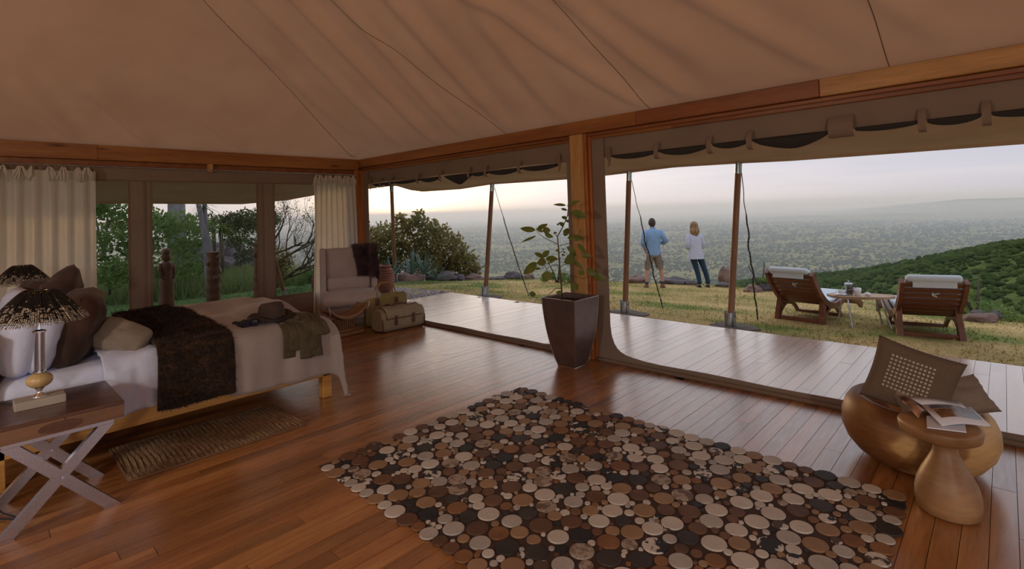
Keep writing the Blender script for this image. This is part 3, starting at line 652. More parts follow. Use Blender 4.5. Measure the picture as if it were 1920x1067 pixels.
def ribbed_pot(p, label, s=1.0):
    o = thing('clay_pot', label, 'pot', p, group='ribbed clay pots'); prof = [(.10, 0), (.115, .02)]
    H = .56
    for k in range(10):
        t0 = k / 10; rr = .12 + .085 * math.sin(PI * (.12 + .78 * t0)) ; z = .02 + t0 * (H - .06); prof += [(rr, z), (rr + .012, z + .016), (rr + .012, z + .034), (rr, z + .048)]
    MB().lathe([(r * s, z * s) for r, z in prof] + [(.13 * s, H * s), (.11 * s, H * s), (.10 * s, (H - .05) * s)], 28, cap=False).build('body', M_clay, o, auto=60)
    MB().lathe([(.125 * s, H * s), (.15 * s, (H + .015) * s), (.15 * s, (H + .04) * s), (.115 * s, (H + .05) * s), (.10 * s, H * s)], 28, cap=False).build('rim', M_clay, o, auto=60)
    MB().lathe([(.0, (H - .02) * s), (.115 * s, (H - .02) * s)], 20, cap=False).build('soil', M_slab, o)
ribbed_pot((-10.912, 7.002, -0.100), 'ribbed red clay pot standing right of the armchair', 1.05)
ribbed_pot((-11.731, 5.792, -0.120), 'ribbed red clay pot half hidden by the curtain behind the armchair', 1.05)

# cobbled path at the end of the deck
rng = np.random.default_rng(4); mb = MB(); bm = bmesh.new(); bmesh.ops.create_icosphere(bm, subdivisions=1, radius=1); bm.verts.index_update(); bvs = [v.co.copy() for v in bm.verts]; bfs = [tuple(v.index for v in f.verts) for f in bm.faces]; bm.free()
for k in range(1500):
    x = rng.uniform(-12.6, -9.12); y = rng.uniform(5.4, 7.75)
    if y > 7.75 - .03 * (-9.1 - x) ** 2 * 0 - .05 * (-9.1 - x) + .25 * math.sin(x): continue
    s = rng.uniform(.035, .075); mb.add([(x + v.x * s, y + v.y * s * rng.uniform(.7, 1), -.075 - .03 * (max(0, -9 - x)) + v.z * s * .5) for v in bvs], bfs)
M_cob = mat('path_cobbles', (.42, .36, .36), .8, c2=(.22, .19, .20), scale=9, coords='World')
mb.build('path_cobbles', M_cob, None, smooth=True, label='pale cobbled path at the end of the deck', kind='stuff')

# ---- plants
RV, DV = Vector((.727, .687, 0)), Vector((-.687, .727, 0))
def plant(name, label, cat, base, clumps, n, size, lm, trunks, bm_, mpp, group=None, aspect=.5, seed=1, shell=.45, droop=0, depth=.6, crown='crown', squash=1):
    """clumps: (u, z, r) in metres right of / above the base, seen from the tent; each gets a depth of its own"""
    rng = np.random.default_rng(seed); o = thing(name, label, cat, base, group=group); cs, rs = [], []
    for u, z, r in clumps:
        for q in range(2):
            v = rng.uniform(-depth, depth); c = RV * u + DV * v + Vector((0, 0, z)); cs.append(c[:]); rs.append(r * rng.uniform(.75, 1.05))
    Vv, Ff = leaf_cloud(cs, rs, n, size, aspect, squash, rng, shell, droop); me = npmesh(crown, Vv, Ff); link(crown, me, lm, o)
    for pts, r0, r1 in trunks:
        P = [RV * u + DV * v + Vector((0, 0, z)) for u, v, z in pts]; MB().tube(P, [r0 + (r1 - r0) * i / (len(P) - 1) for i in range(len(P))], 7).build('branch' if r0 < .045 else 'trunk', bm_, o, smooth=True)
    return o
k = .0172
def cl(lst, cx, by, k): return [((x - cx) * k, (by - y) * k, r * k) for x, y, r in lst]
lst = [(712, 448, 26), (735, 435, 28), (760, 425, 26), (785, 413, 20), (808, 430, 26), (832, 443, 25), (852, 455, 22), (868, 475, 22), (880, 495, 22), (893, 508, 14), (850, 490, 28), (815, 470, 30), (780, 455, 30), (745, 465, 30), (712, 478, 26), (700, 455, 18), (735, 495, 28), (780, 490, 28), (820, 500, 26), (758, 408, 12), (790, 400, 10), (705, 425, 14), (838, 512, 20), (868, 512, 18), (890, 516, 12), (720, 505, 22)]
plant('leafy_bush', 'big leafy bush in front of the rising sun', 'bush', (-13.810, 10.419, -0.424), cl(lst, 800, 526, k), 7600, .12, L_bush,
      [([(-.2, 0, 0), (-.3, 0, .4), (-.6, .1, .9), (-.9, .1, 1.3)], .06, .02), ([(0, 0, 0), (.05, 0, .5), (.0, .1, 1.2), (-.1, 0, 1.8)], .06, .015), ([(.1, 0, 0), (.5, .1, .35), (.9, 0, .6), (1.3, .1, .75)], .06, .02), ([(.0, .1, .3), (.4, .1, .7), (.8, .1, 1.1)], .04, .012), ([(.2, -.1, .1), (.8, -.1, .12), (1.3, 0, .25)], .04, .012), ([(-.3, 0, .3), (-1., .1, .5), (-1.4, .1, .9)], .04, .012)], M_bark, k, aspect=.62, seed=3, shell=.2)
def spiky(name, label, cat, base, n, ln, w, lm, seed, spread=1.0, group=None, curve=.25, z0=0, trunk=None, tm=None):
    rng = random.Random(seed); o = thing(name, label, cat, base, group=group)
    for k in range(n):
        a = rng.uniform(0, 2 * PI); el = rng.uniform(.15, 1.35) if spread >= 1 else rng.uniform(.55, 1.4); L = ln * rng.uniform(.75, 1.1)
        d = Vector((math.cos(a) * math.cos(el), math.sin(a) * math.cos(el), math.sin(el))); s = d.cross(Vector((0, 0, 1))).normalized(); P = []
        for i in range(6):
            t = i / 5; c = d * L * t + Vector((0, 0, -curve * L * t * t)); ww = w * (1 - t ** 1.6) * .5 + .001
            P.append([c - s * ww, c + Vector((0, 0, -ww * .5)), c + s * ww])
        MB().grid(P).build('leaf', lm, o, smooth=True, loc=(0, 0, z0))
    if trunk: MB().tube([(0, 0, -.05), (trunk * .05, 0, z0 * .5), (0, 0, z0)], [.09, .075, .06], 8).build('trunk', tm, o, smooth=True)
    return o
spiky('aloe', 'blue green aloe left of the first awning pole', 'aloe', (-12.683, 8.377, -0.020), 17, .75, .075, L_aloe, 1, group='aloes under the leafy bush', curve=.05, z0=.05)
spiky('aloe', 'blue green aloe in front of the bush just right of the first pole', 'aloe', (-12.382, 8.817, -0.081), 19, .78, .075, L_aloe, 2, group='aloes under the leafy bush', curve=.05, z0=.12)
spiky('aloe', 'tall blue green aloe below the middle of the bush', 'aloe', (-12.330, 9.227, -0.155), 19, .80, .075, L_aloe, 3, group='aloes under the leafy bush', curve=.05, z0=.15)
spiky('aloe', 'small blue green aloe farthest right under the bush', 'aloe', (-12.047, 9.432, -0.191), 15, .6, .06, L_aloe, 4, group='aloes under the leafy bush', curve=.05, z0=.06)
spiky('yucca', 'bright green drooping yucca tuft seen through the middle window', 'yucca', (-18.140, 5.653, -0.398), 40, 1.0, .05, L_yel, 5, group='yuccas beyond the windows', curve=.75, z0=1.75, trunk=1, tm=M_bark)
spiky('yucca', 'yellowish yucca hanging beside the grey trunk', 'yucca', (-20.115, 6.032, -0.506), 36, 1.0, .05, L_yel, 6, group='yuccas beyond the windows', curve=.9, z0=2.1, trunk=1, tm=M_bark)
spiky('yucca', 'spiky grass like yucca tuft low on the lawn edge', 'yucca', (-16.723, 5.155, -0.163), 30, .6, .04, L_grass, 7, group='yuccas beyond the windows', curve=.4, z0=.1)
# tall slender dracaena: grey forked trunk with tufts
o = thing('dracaena_tree', 'slender grey forked tree rising behind the carved post', 'tree', (-13.900, 4.129, -0.132))
b0 = Vector((-13.900, 4.129, -0.132)); p1 = Vector((-13.929, 4.029, 1.217)) - b0; p2 = Vector((-13.952, 3.950, 1.667)) - b0; p3 = Vector((-13.989, 3.814, 2.537)) - b0; p4 = Vector((-14.035, 4.023, 1.923)) - b0; p5 = Vector((-14.033, 4.028, 2.284)) - b0
MB().tube([(0, 0, -.3), p1 * .5, p1, p2, p3], [.12, .115, .10, .06, .05], 9).build('trunk', M_bark_g, o, smooth=True)
MB().tube([p1 * .98, p4, p5], [.07, .055, .045], 8).build('branch', M_bark_g, o, smooth=True)
for c, n, L in ((p4 + Vector((0, 0, .15)), 34, .55), (p3 + Vector((0, 0, .3)), 26, .6)):
    rng_ = random.Random(3)
    for q in range(n):
        a = rng_.uniform(0, 2 * PI); el = rng_.uniform(-.5, 1.1); d = Vector((math.cos(a) * math.cos(el), math.sin(a) * math.cos(el), math.sin(el))); s = d.cross(Vector((0, 0, 1))).normalized()
        P = [[c + d * L * t + Vector((0, 0, -.5 * L * t * t)) - s * .018 * (1 - t), c + d * L * t + Vector((0, 0, -.5 * L * t * t)) + s * .018 * (1 - t)] for t in (0, .25, .5, .75, 1)]
        MB().grid(P).build('leaf', L_dark, o)
o = thing('tree_trunk', 'straight thick grey trunk seen high in the middle window', 'tree', (-21.373, 5.217, -0.216))
b0 = Vector((-21.373, 5.217, -0.216)); q1 = Vector((-21.368, 5.234, 1.292)) - b0; q2 = Vector((-21.370, 5.226, 3.378)) - b0
MB().tube([(0, 0, -.5), q1, q2], [.30, .28, .27], 12).build('trunk', M_bark_g, o, smooth=True)
Vv, Ff = leaf_cloud([tuple(q2 + Vector((0, 0, .9))), tuple(q2 + RV * -1.2 + Vector((0, 0, .3))), tuple(q2 + RV * -2.2), tuple(q2 + RV * -1.2 + Vector((0, 0, -.8)))], [.9, .8, .7, .35], 1500, .13, .5, 1, np.random.default_rng(8), .3); link('crown', npmesh('crown', Vv, Ff), L_dark, o)
MB().tube([q2 * .98, q2 + RV * -.8 + Vector((0, 0, -.05)), q2 + RV * -1.6 + Vector((0, 0, .2))], [.09, .06, .03], 7).build('branch', M_bark_g, o, smooth=True)
# shrubs in the left windows
def px_shrub(label, base, lst, cx, by, k, n, size, lm, seed, tr=None, name='shrub', **kw):
    c = cl(lst, cx, by, k); return plant(name, label, 'shrub', base, c, n, size, lm, tr or [([(0, 0, -.1), (.05, 0, .3), (.1, 0, .7)], .03, .012), ([(0, 0, -.1), (-.1, .1, .3), (-.25, .1, .6)], .03, .012)], M_bark, k, group='shrubs beyond the windows', seed=seed, **kw)
px_shrub('dense green shrub right beside the wide curtain in the first window', (-15.813, 2.438, 0.125), [(190, 430, 22), (215, 420, 20), (235, 432, 16), (200, 470, 26), (230, 485, 22), (192, 510, 22), (225, 520, 22), (185, 400, 16), (182, 380, 14), (212, 445, 18), (240, 460, 14)], 205, 545, .0165, 3800, .11, L_green, 11)
px_shrub('tall thin branched shrub high in the first window', (-20.734, 3.333, -0.389), [(195, 395, 16), (190, 375, 18), (220, 390, 10), (235, 380, 9), (205, 410, 16), (180, 405, 18)], 215, 545, .0215, 1800, .12, L_dark, 12, tr=[([(-.2, 0, 0), (-.3, 0, 1.2), (-.2, 0, 2.4), (0, 0, 3.8)], .05, .02), ([(-.2, 0, 2.0), (.2, 0, 2.9), (.5, 0, 3.6)], .035, .012), ([(-.3, 0, 1.0), (-.6, 0, 2.4), (-.7, 0, 3.8)], .04, .015)])
px_shrub('green leafy shrub behind the carved figure post', (-16.550, 3.884, -0.167), [(300, 440, 18), (320, 450, 22), (345, 440, 18), (305, 475, 22), (335, 480, 22), (355, 505, 20), (300, 510, 22), (330, 520, 22), (365, 470, 14), (372, 445, 12), (290, 430, 14)], 320, 548, .0175, 3600, .11, L_green, 13)
px_shrub('dark bushy shrub between the yucca and the second carved post', (-18.902, 6.536, -0.569), [(430, 430, 18), (455, 425, 18), (472, 440, 16), (445, 455, 20), (470, 470, 18), (480, 425, 14), (415, 425, 12), (462, 490, 16)], 455, 540, .0205, 3600, .10, L_dark, 14)
px_shrub('mid green shrub low right of the leaning stems in the last window', (-15.359, 7.286, -0.309), [(585, 515, 12), (600, 505, 14), (612, 520, 12), (578, 525, 9)], 585, 535, .0175, 1400, .08, L_green, 15)
px_shrub('low dark bushes along the skyline of the middle window', (-32.854, 8.754, 0.137), [(300, 425, 10), (320, 432, 12), (345, 430, 10), (365, 436, 12), (390, 432, 10), (415, 436, 10), (440, 428, 12), (460, 430, 10), (285, 430, 10), (480, 425, 12)], 360, 470, .035, 2600, .2, L_dark, 16)
# feathery thorn tree in the last window: many fine branches
o = thing('thorn_tree', 'feathery thorn tree with bare twigs beside the curtain', 'tree', (-14.430, 5.659, -0.226)); rnd = random.Random(5); B = []; 
def grow(p, d, L, r, lev):
    pts = [p]; q = p.copy()
    for i in range(4):
        d = (d + Vector((rnd.uniform(-.22, .22), rnd.uniform(-.22, .22), rnd.uniform(-.08, .14)))).normalized(); q = q + d * L / 4; pts.append(q.copy())
    MBT.tube(pts, [r, r * .85, r * .72, r * .6, r * .5], 5 if lev > 1 else 7)
    if lev < 4:
        for c in range(3 if lev < 3 else 4):
            t = rnd.choice([1, 2, 3, 4]); a = Vector((rnd.uniform(-1, 1), rnd.uniform(-1, 1), rnd.uniform(-.25, .8))); grow(pts[t], (d + a * .85).normalized(), L * .66, r * .5, lev + 1)
    else: B.append(q)
MBT = MB(); grow(Vector((-.5, 0, -.1)), Vector((-.05, 0, 1)), 1.35, .07, 0); grow(Vector((-.45, .2, -.1)), (RV * .75 + Vector((0, 0, .8))).normalized(), 1.35, .055, 1); grow(Vector((-.4, .1, .9)), (RV * .95 + Vector((0, 0, .5))).normalized(), 1.2, .04, 1); grow(Vector((-.3, .1, .5)), (RV * 1.0 + Vector((0, 0, .9))).normalized(), 1.3, .045, 1)
MBT.build('branches', M_bark, o, smooth=True); Vv, Ff = leaf_cloud([tuple(b) for b in B], [.13] * len(B), 4200, .035, .5, 1, np.random.default_rng(6), .1); link('leaves', npmesh('leaves', Vv, Ff), L_dark, o)
c_ = [tuple(RV * u + Vector((0, 0, z))) for u, z in ((.05, .75), (.25, .95), (.35, .6), (.0, .5), (.5, .85), (.2, .35))]
Vv, Ff = leaf_cloud(c_, [.36, .34, .3, .34, .24, .28], 2600, .06, .5, 1, np.random.default_rng(9), .2); link('foliage', npmesh('foliage', Vv, Ff), L_bush, o)
o = thing('bare_sapling', 'two bare slanting stems in the window beside the curtain', 'sapling', (-16.447, 7.315, -0.275)); b0 = Vector((-16.447, 7.315, -0.275))
for pts in (((-16.447, 7.315, -0.275), (-16.358, 7.512, 0.355), (-16.267, 7.707, 0.769), (-16.201, 7.845, 1.191)), ((-16.369, 7.487, -0.239), (-16.332, 7.567, 0.180), (-16.296, 7.644, 0.448))):
    MB().tube([Vector(p) - b0 for p in pts], .028, 6).build('stem', M_bark, o, smooth=True)
# tall grass beyond the mown lawn
rng = np.random.default_rng(31); n = 26000; x = rng.uniform(-27, -15.2, n); y = rng.uniform(-1.5, 9.2, n); k_ = (x < -15.4 - .9 * np.sin(y * .9)) | (rng.random(n) < .04); x, y = x[k_], y[k_]; z = ground_z(x, y); n = len(x)
h = .25 + .45 * rng.random(n); a = rng.uniform(0, 2 * PI, n); lean = rng.normal(0, .16, (n, 2)); w = .012 + .012 * rng.random(n)
p = np.stack([x, y, z - .02], -1); s = np.stack([np.cos(a), np.sin(a), 0 * a], -1) * w[:, None]; t = p + np.stack([lean[:, 0], lean[:, 1], h], -1)
V = np.stack([p - s, p + s, t], 1).reshape(-1, 3); link('grass', npmesh('grass', V, np.arange(3 * n).reshape(n, 3)), L_grass, label='tall green grass beyond the mown lawn', kind='stuff')
rng = np.random.default_rng(32); n = 60000; x = rng.uniform(-15.5, 1.2, n); y = rng.uniform(-1, 14.3, n); s_ = y - np.interp(x, EDX, EDY)
k_ = (s_ < .15) & ~((x > -9.15) & (y < 7.53)) & ~((x > -12.6) & (x < -9.1) & (y > 5.4) & (y < 7.8)) & (y > -.03 * x); x, y = x[k_], y[k_]; z = ground_z(x, y); n = len(x); s_ = s_[k_]
h = .02 + .03 * rng.random(n) + .05 * np.clip(1 + s_ / .8, 0, 1) * rng.random(n); a = rng.uniform(0, 2 * PI, n); lean = rng.normal(0, .02, (n, 2)); w = .006 + .006 * rng.random(n)
p = np.stack([x, y, z - .01], -1); s = np.stack([np.cos(a), np.sin(a), 0 * a], -1) * w[:, None]; t = p + np.stack([lean[:, 0], lean[:, 1], h], -1)
V = np.stack([p - s, p + s, t], 1).reshape(-1, 3); link('lawn_grass', npmesh('lawn_grass', V, np.arange(3 * n).reshape(n, 3)), M_lawn, label='short dry grass blades of the lawn', kind='stuff')
px_shrub('small bright green weed tuft at the lawn edge behind the potted plant', (-9.112, 11.355, -0.275), [(1020, 522, 6), (1035, 518, 8), (1055, 520, 9), (1070, 524, 8)], 1045, 530, .0148, 900, .06, L_green, 41, depth=.2)
px_shrub('small green tuft beside the rounded rock behind the nearer lounger', (-4.403, 13.418, -0.386), [(1428, 535, 8), (1432, 527, 6)], 1428, 545, .0140, 420, .06, L_green, 42, depth=.1)
px_shrub('grey green scrub right of the far lounger at the lawn edge', (-0.449, 12.192, -0.325), [(1815, 570, 10), (1835, 560, 10), (1870, 590, 14), (1895, 600, 14), (1840, 580, 12)], 1830, 590, .0112, 1500, .05, L_green, 43, depth=.4)
# carved wooden figure posts
M_carved = wood('carved_wood', (.115, .05, .028), (.18, .08, .042), (.24, .115, .065), 'Z', rough=.65, bump=.5)
def carved(p, H, label, fig, rz=0):
    o = thing('carved_post', label, 'carved post', p, rz=rz, group='carved wooden posts outside the windows')
    if fig:
        MB().lathe([(.135, -.05), (.15, .1), (.135, .3), (.12, .48), (.135, .62), (.125, .74), (.10, .86), (.115, .95)], 18, fn=lambda a, z: 1 + .05 * math.sin(5 * a + z * 20)).build('body', M_carved, o, auto=50)
        MB().lathe([(.115, .94), (.125, 1.0), (.10, 1.07), (.055, 1.10)], 16).build('shoulders', M_carved, o, auto=50)
        MB().ball((0, 0, 1.2), .1, 2, sc=(.85, .85, 1.15)).build('head', M_carved, o, smooth=True)
        MB().ball((.08, 0, 1.19), .03, 1, sc=(1, .7, 1.4)).build('nose', M_carved, o, smooth=True)
        for s in (-1, 1): MB().tube([(0, s * .12, 1.05), (.02, s * .145, .92), (.05, s * .13, .78), (.10, s * .06, .74)], [.035, .032, .03, .028], 8).build('arm', M_carved, o, smooth=True)
        MB().lathe([(.09, 1.28), (.08, 1.34), (.03, 1.37)], 14).build('cap', M_carved, o, auto=50)
    else:
        prof = []; z = -.05; i = 0
        while z < H: prof.append((.145 - .02 * z / H + .012 * math.sin(i * 1.9), z)); z += .06; i += 1
        MB().lathe(prof, 14, fn=lambda a, z: 1 + .10 * math.sin(3 * a + 9 * z) * math.sin(z * 13)).build('shaft', M_carved, o, auto=50)
        for q in range(5): MB().ball((.12 * math.cos(q * 1.7), .12 * math.sin(q * 1.7), H * (.5 + .09 * q)), .055, 1, sc=(1, 1, 1.3)).build('knob', M_carved, o, smooth=True)
carved((-12.769, 2.925, -0.180), 1.3, 'carved human figure post seen through the middle window', True, .3)
carved((-13.066, 3.900, -0.180), 1.25, 'plain dark wooden post in the middle of the window', False)
carved((-12.238, 4.608, -0.180), 1.45, 'knobbly carved post beside the second canvas upright', False)
# ------------------------------------------------------------------ people at the edge of the lawn
def skin_mesh(name, chains, sub=2, root=0):
    """chains: lists of (x, y, z, r); equal points are welded; grown with a Skin modifier and rounded"""
    V, Rr, E, key = [], [], [], {}
    def vid(p):
        k = (round(p[0], 4), round(p[1], 4), round(p[2], 4))
        if k not in key: key[k] = len(V); V.append(p[:3]); Rr.append(p[3])
        return key[k]
    for c in chains:
        ids = [vid(p) for p in c]; E += [(a, b) for a, b in zip(ids[:-1], ids[1:])]
    me = bpy.data.meshes.new(name); me.from_pydata(V, E, []); me.update(); o = bpy.data.objects.new(name + '_tmp', me); COL.objects.link(o)
    md = o.modifiers.new('skin', 'SKIN'); md.use_smooth_shade = True; sv = me.skin_vertices[0].data
    for i, r in enumerate(Rr): sv[i].radius = (r, r); sv[i].use_root = (i == root)
    sb = o.modifiers.new('sub', 'SUBSURF'); sb.levels = sub; sb.render_levels = sub
    dg = bpy.context.evaluated_depsgraph_get(); dg.update(); out = bpy.data.meshes.new_from_object(o.evaluated_get(dg)); out.name = name
    bpy.data.objects.remove(o); out.polygons.foreach_set('use_smooth', [True] * len(out.polygons)); return out
def hand(w, d, side, palm_n):
    """palm and five unequal bent fingers from wrist w along d"""
    w, d, n = Vector(w), Vector(d).normalized(), Vector(palm_n).normalized(); s = d.cross(n).normalized() * side; ch = []
    pc = w + d * .045; palm = w + d * .08; ch.append([(*w, .026), (*pc, .032), (*palm, .030)])
    for k, (off, ln) in enumerate(((-.030, .062), (-.010, .075), (.010, .080), (.028, .072))):
        a = palm + s * off; b = a + d * ln * .45 + n * .008; c = b + (d * .7 + n * .6).normalized() * ln * .35; e = c + (d * .2 + n).normalized() * ln * .25
        ch.append([(*palm, .030), (*a, .0105), (*b, .0095), (*c, .009), (*e, .008)])
    a = pc + s * .035 + n * .005; b = a + (d * .6 + s * .6 + n * .3).normalized() * .032; c = b + (d + n * .4).normalized() * .026; ch.append([(*pc, .032), (*a, .012), (*b, .011), (*c, .009)])
    return ch
def loft(loops, n=22, fn=None):
    P = []
    for (cx, cy, z, a, b) in loops:
        P.append([(cx + a * math.copysign(abs(math.cos(q)) ** .85, math.cos(q)) * (fn(q, z) if fn else 1), cy + b * math.copysign(abs(math.sin(q)) ** .85, math.sin(q)) * (fn(q, z) if fn else 1), z) for q in np.linspace(0, 2 * PI, n + 1)[:-1]])
    return P
def skin_tone(n, c): return mat(n, c, .55, spec=.4)
RZP = math.atan2(.687, .727)
def person(label, loc, tone, chains): 
    o = thing('person', label, 'person', loc, rz=RZP, group='people looking out over the plain'); link('body', skin_mesh('body', chains), tone, o); return o
def face(o, c, hr):
    """eyes, brows, nose, mouth and ears on the far side of the head (looking along +y)"""
    for s in (-1, 1):
        MB().ball((c[0] + s * .032, c[1] + hr * .86, c[2] + .01), .012, 1).build('eye', mat('eye_white', (.8, .8, .78), .3), o, smooth=True); MB().ball((c[0] + s * .032, c[1] + hr * .86 + .009, c[2] + .01), .006, 1).build('iris', mat('iris', (.06, .04, .03), .2), o, smooth=True)
        MB().ball((c[0] + s * hr * .80, c[1] + .0, c[2] - .005), .028, 2, sc=(.4, .75, 1.1)).build('ear', o.children[0].data.materials[0], o, smooth=True)
    MB().tube([(c[0], c[1] + hr * .88, c[2] + .012), (c[0], c[1] + hr * 1.06, c[2] - .03), (c[0], c[1] + hr * .92, c[2] - .038)], [.008, .016, .010], 8).build('nose', o.children[0].data.materials[0], o, smooth=True)
    MB().tube([(c[0] - .026, c[1] + hr * .84, c[2] - .068), (c[0], c[1] + hr * .92, c[2] - .066), (c[0] + .026, c[1] + hr * .84, c[2] - .068)], [.004, .008, .004], 6).build('lips', mat('lips', (.42, .17, .14), .5), o, smooth=True)
# the man
t1 = skin_tone('man_skin', (.50, .26, .18))
man_c = [[(0, 0, .95, .125), (0, .01, 1.12, .11), (0, .0, 1.30, .115), (0, -.005, 1.42, .085), (0, .0, 1.505, .052), (-.005, .012, 1.565, .058), (-.008, .02, 1.63, .088), (-.008, .018, 1.70, .078), (-.008, .012, 1.735, .045)]]
for s in (-1, 1):
    man_c.append([(0, 0, .95, .125), (s * .095, 0, .90, .098), (s * .15, .015, .66, .078), (s * .178, .025, .49, .056), (s * .192, -.005, .34, .056), (s * .20, -.015, .18, .040), (s * .203, -.01, .07, .036), (s * .215, .06, .035, .030), (s * .222, .13, .028, .022)])
man_c.append([(0, -.005, 1.42, .085), (-.16, 0, 1.40, .050), (-.225, -.02, 1.28, .047), (-.262, -.035, 1.15, .040), (-.225, .04, 1.03, .034), (-.185, .085, .95, .026)]); man_c += hand((-.185, .085, .95), (.35, .45, -.8), -1, (.8, 0, .3))
man_c.append([(0, -.005, 1.42, .085), (.16, 0, 1.40, .050), (.255, -.03, 1.29, .047), (.315, -.045, 1.175, .040), (.25, .09, 1.12, .034), (.18, .19, 1.10, .026)]); man_c += hand((.18, .19, 1.10), (-.75, .5, .1), 1, (0, -.7, .5))
man = person('man in a pale blue shirt and khaki shorts, back to the camera', (-6.55, 12.10, -.313), t1, man_c)
M_bshirt = mat('pale_blue_shirt', (.24, .38, .60), .85, c2=(.21, .34, .55), scale=9, bump=.5, bscale=14); M_shorts = mat('khaki_shorts', (.23, .18, .145), .9, c2=(.19, .15, .12), scale=9, bump=.5, bscale=16); M_boot = mat('tan_boot', (.22, .095, .045), .6); M_sock = mat('navy_sock', (.03, .045, .08), .9); M_hair = mat('dark_brown_hair', (.035, .020, .014), .6, c2=(.06, .035, .024), scale=30, stretch=(1, 1, .2))
def rough(z0=0, k=.02): return lambda q, z: 1 + k * mnoise.noise(Vector((math.cos(q) * 2, math.sin(q) * 2, z * 9)))
mb = MB(); mb.grid(loft([(0, .005, .83, .185, .135), (0, .005, .90, .182, .138), (0, .005, 1.03, .178, .132), (0, .0, 1.18, .19, .135), (0, -.005, 1.30, .208, .142), (0, -.005, 1.39, .212, .13), (0, -.005, 1.445, .185, .112), (0, 0, 1.485, .105, .09), (0, 0, 1.50, .066, .068)], fn=rough(k=.05)), closed_u=True)
for s, pts in ((-1, [(-.15, 0, 1.42), (-.20, -.01, 1.36), (-.228, -.02, 1.27), (-.264, -.035, 1.15), (-.245, .005, 1.09)]), (1, [(.15, 0, 1.42), (.21, -.015, 1.36), (.258, -.03, 1.28), (.318, -.045, 1.175), (.275, .045, 1.135)])):
    mb.tube(pts, [.092, .088, .072, .068, .060], 14)
sh = mb.build('shirt', M_bshirt, man, smooth=True)
MB().lathe([(.064, 1.488), (.072, 1.50), (.066, 1.535), (.060, 1.535)], 20, cap=False).build('collar', M_bshirt, sh, smooth=True)
for p, d in (((-.246, .005, 1.085), (.04, .06, -.05)), ((.273, .047, 1.134), (-.05, .09, -.03))):
    p = Vector(p); d = Vector(d).normalized(); MB().tube([p - d * .028, p + d * .028], .060, 14).build('cuff', M_bshirt, sh, auto=40)
MB().rbox((0, -.135, 1.30), (.30, .006, .012), .002, 1).build('yoke_seam', M_bshirt, sh)
mb = MB(); mb.grid(loft([(0, 0, .965, .172, .122), (0, 0, .90, .182, .128), (0, 0, .82, .190, .128), (0, 0, .78, .192, .12)]), closed_u=True)
for s in (-1, 1): mb.grid(loft([(s * .088, 0, .84, .098, .118), (s * .110, .005, .70, .102, .108), (s * .135, .012, .58, .098, .100), (s * .150, .016, .49, .097, .097)], fn=rough(k=.06)), closed_u=True)
so = mb.build('shorts', M_shorts, man, smooth=True)
for s in (-1, 1): MB().rbox((s * .225, 0, .62), (.02, .11, .13), .006, 2).build('cargo_pocket', M_shorts, so)

for s in (-1, 1):
    bo = MB(); bo.lathe([(.050, .0), (.052, .03), (.050, .07), (.047, .105)], 16, c=(s * .205, 0)); bo.tube([(s * .205, -.02, .035), (s * .213, .07, .038), (s * .222, .145, .03), (s * .226, .185, .022)], [.050, .048, .042, .022], 12, flat=.75); b_ = bo.build('boot', M_boot, man, smooth=True)
    MB().rbox((s * .214, .06, .006), (.095, .27, .018), .008, 2).build('sole', M_blackr if 'M_blackr' in globals() else M_hair, b_); MB().lathe([(.046, .10), (.048, .155), (.043, .16)], 14, c=(s * .203, -.006), cap=False).build('sock', M_sock, man, smooth=True)
P = []
for j in range(12):
    t = j / 11; row = []
    for q in np.linspace(0, 2 * PI, 25)[:-1]:
        back = -math.sin(q); zlow = 1.555 if back > .25 else (1.60 if back > -.3 else 1.675); z = zlow + (1.772 - zlow) * t; hh = max(0, 1 - ((z - 1.655) / .122) ** 2) ** .5; k = 1 + .05 * mnoise.noise(Vector((math.cos(q) * 5, math.sin(q) * 5, z * 25)))
        row.append((-.008 + .090 * hh * k * math.cos(q), .012 + .105 * hh * k * math.sin(q), z))
    P.append(row)
mb = MB(); mb.grid(P, closed_u=True); mb.add(P[-1], [tuple(range(24))]); mb.build('hair', M_hair, man, smooth=True); face(man, (-.008, .018, 1.655), .098)
# the woman
t2 = skin_tone('woman_skin', (.55, .31, .23))
wc = [[(0, 0, .92, .112), (-.005, .01, 1.07, .092), (-.01, 0, 1.24, .098), (-.01, -.005, 1.35, .072), (-.01, 0, 1.425, .043), (-.01, .012, 1.49, .052), (-.012, .02, 1.555, .082), (-.012, .018, 1.62, .075), (-.012, .012, 1.66, .042)]]
for s, (kx, fx) in ((-1, (.00, .07)), (1, (.20, .285))):
    wc.append([(0, 0, .92, .112), (s * .085, 0, .87, .092), ((s * .085 + kx) / 2 + .01, .015, .66, .072), (kx + .015, .02, .48, .050), ((kx + fx) / 2 + .01, -.005, .33, .048), (fx, -.01, .17, .034), (fx, -.005, .07, .030), (fx + .01, .06, .03, .026), (fx + .018, .12, .024, .018)])
wc.append([(-.01, -.005, 1.35, .072), (-.15, 0, 1.335, .046), (-.19, -.03, 1.20, .038), (-.205, -.04, 1.06, .033), (-.16, .07, 1.05, .028), (-.10, .16, 1.06, .022)]); wc += hand((-.10, .16, 1.06), (.7, .6, .1), -1, (0, -.6, .6))
wc.append([(-.01, -.005, 1.35, .072), (.13, 0, 1.335, .046), (.175, -.03, 1.20, .038), (.195, -.04, 1.06, .033), (.15, .07, 1.05, .028), (.09, .16, 1.06, .022)]); wc += hand((.09, .16, 1.06), (-.7, .6, .1), 1, (0, -.6, .6))
wom = person('woman in a white tunic and navy trousers, back to the camera', (-5.84, 12.98, -.362), t2, wc)
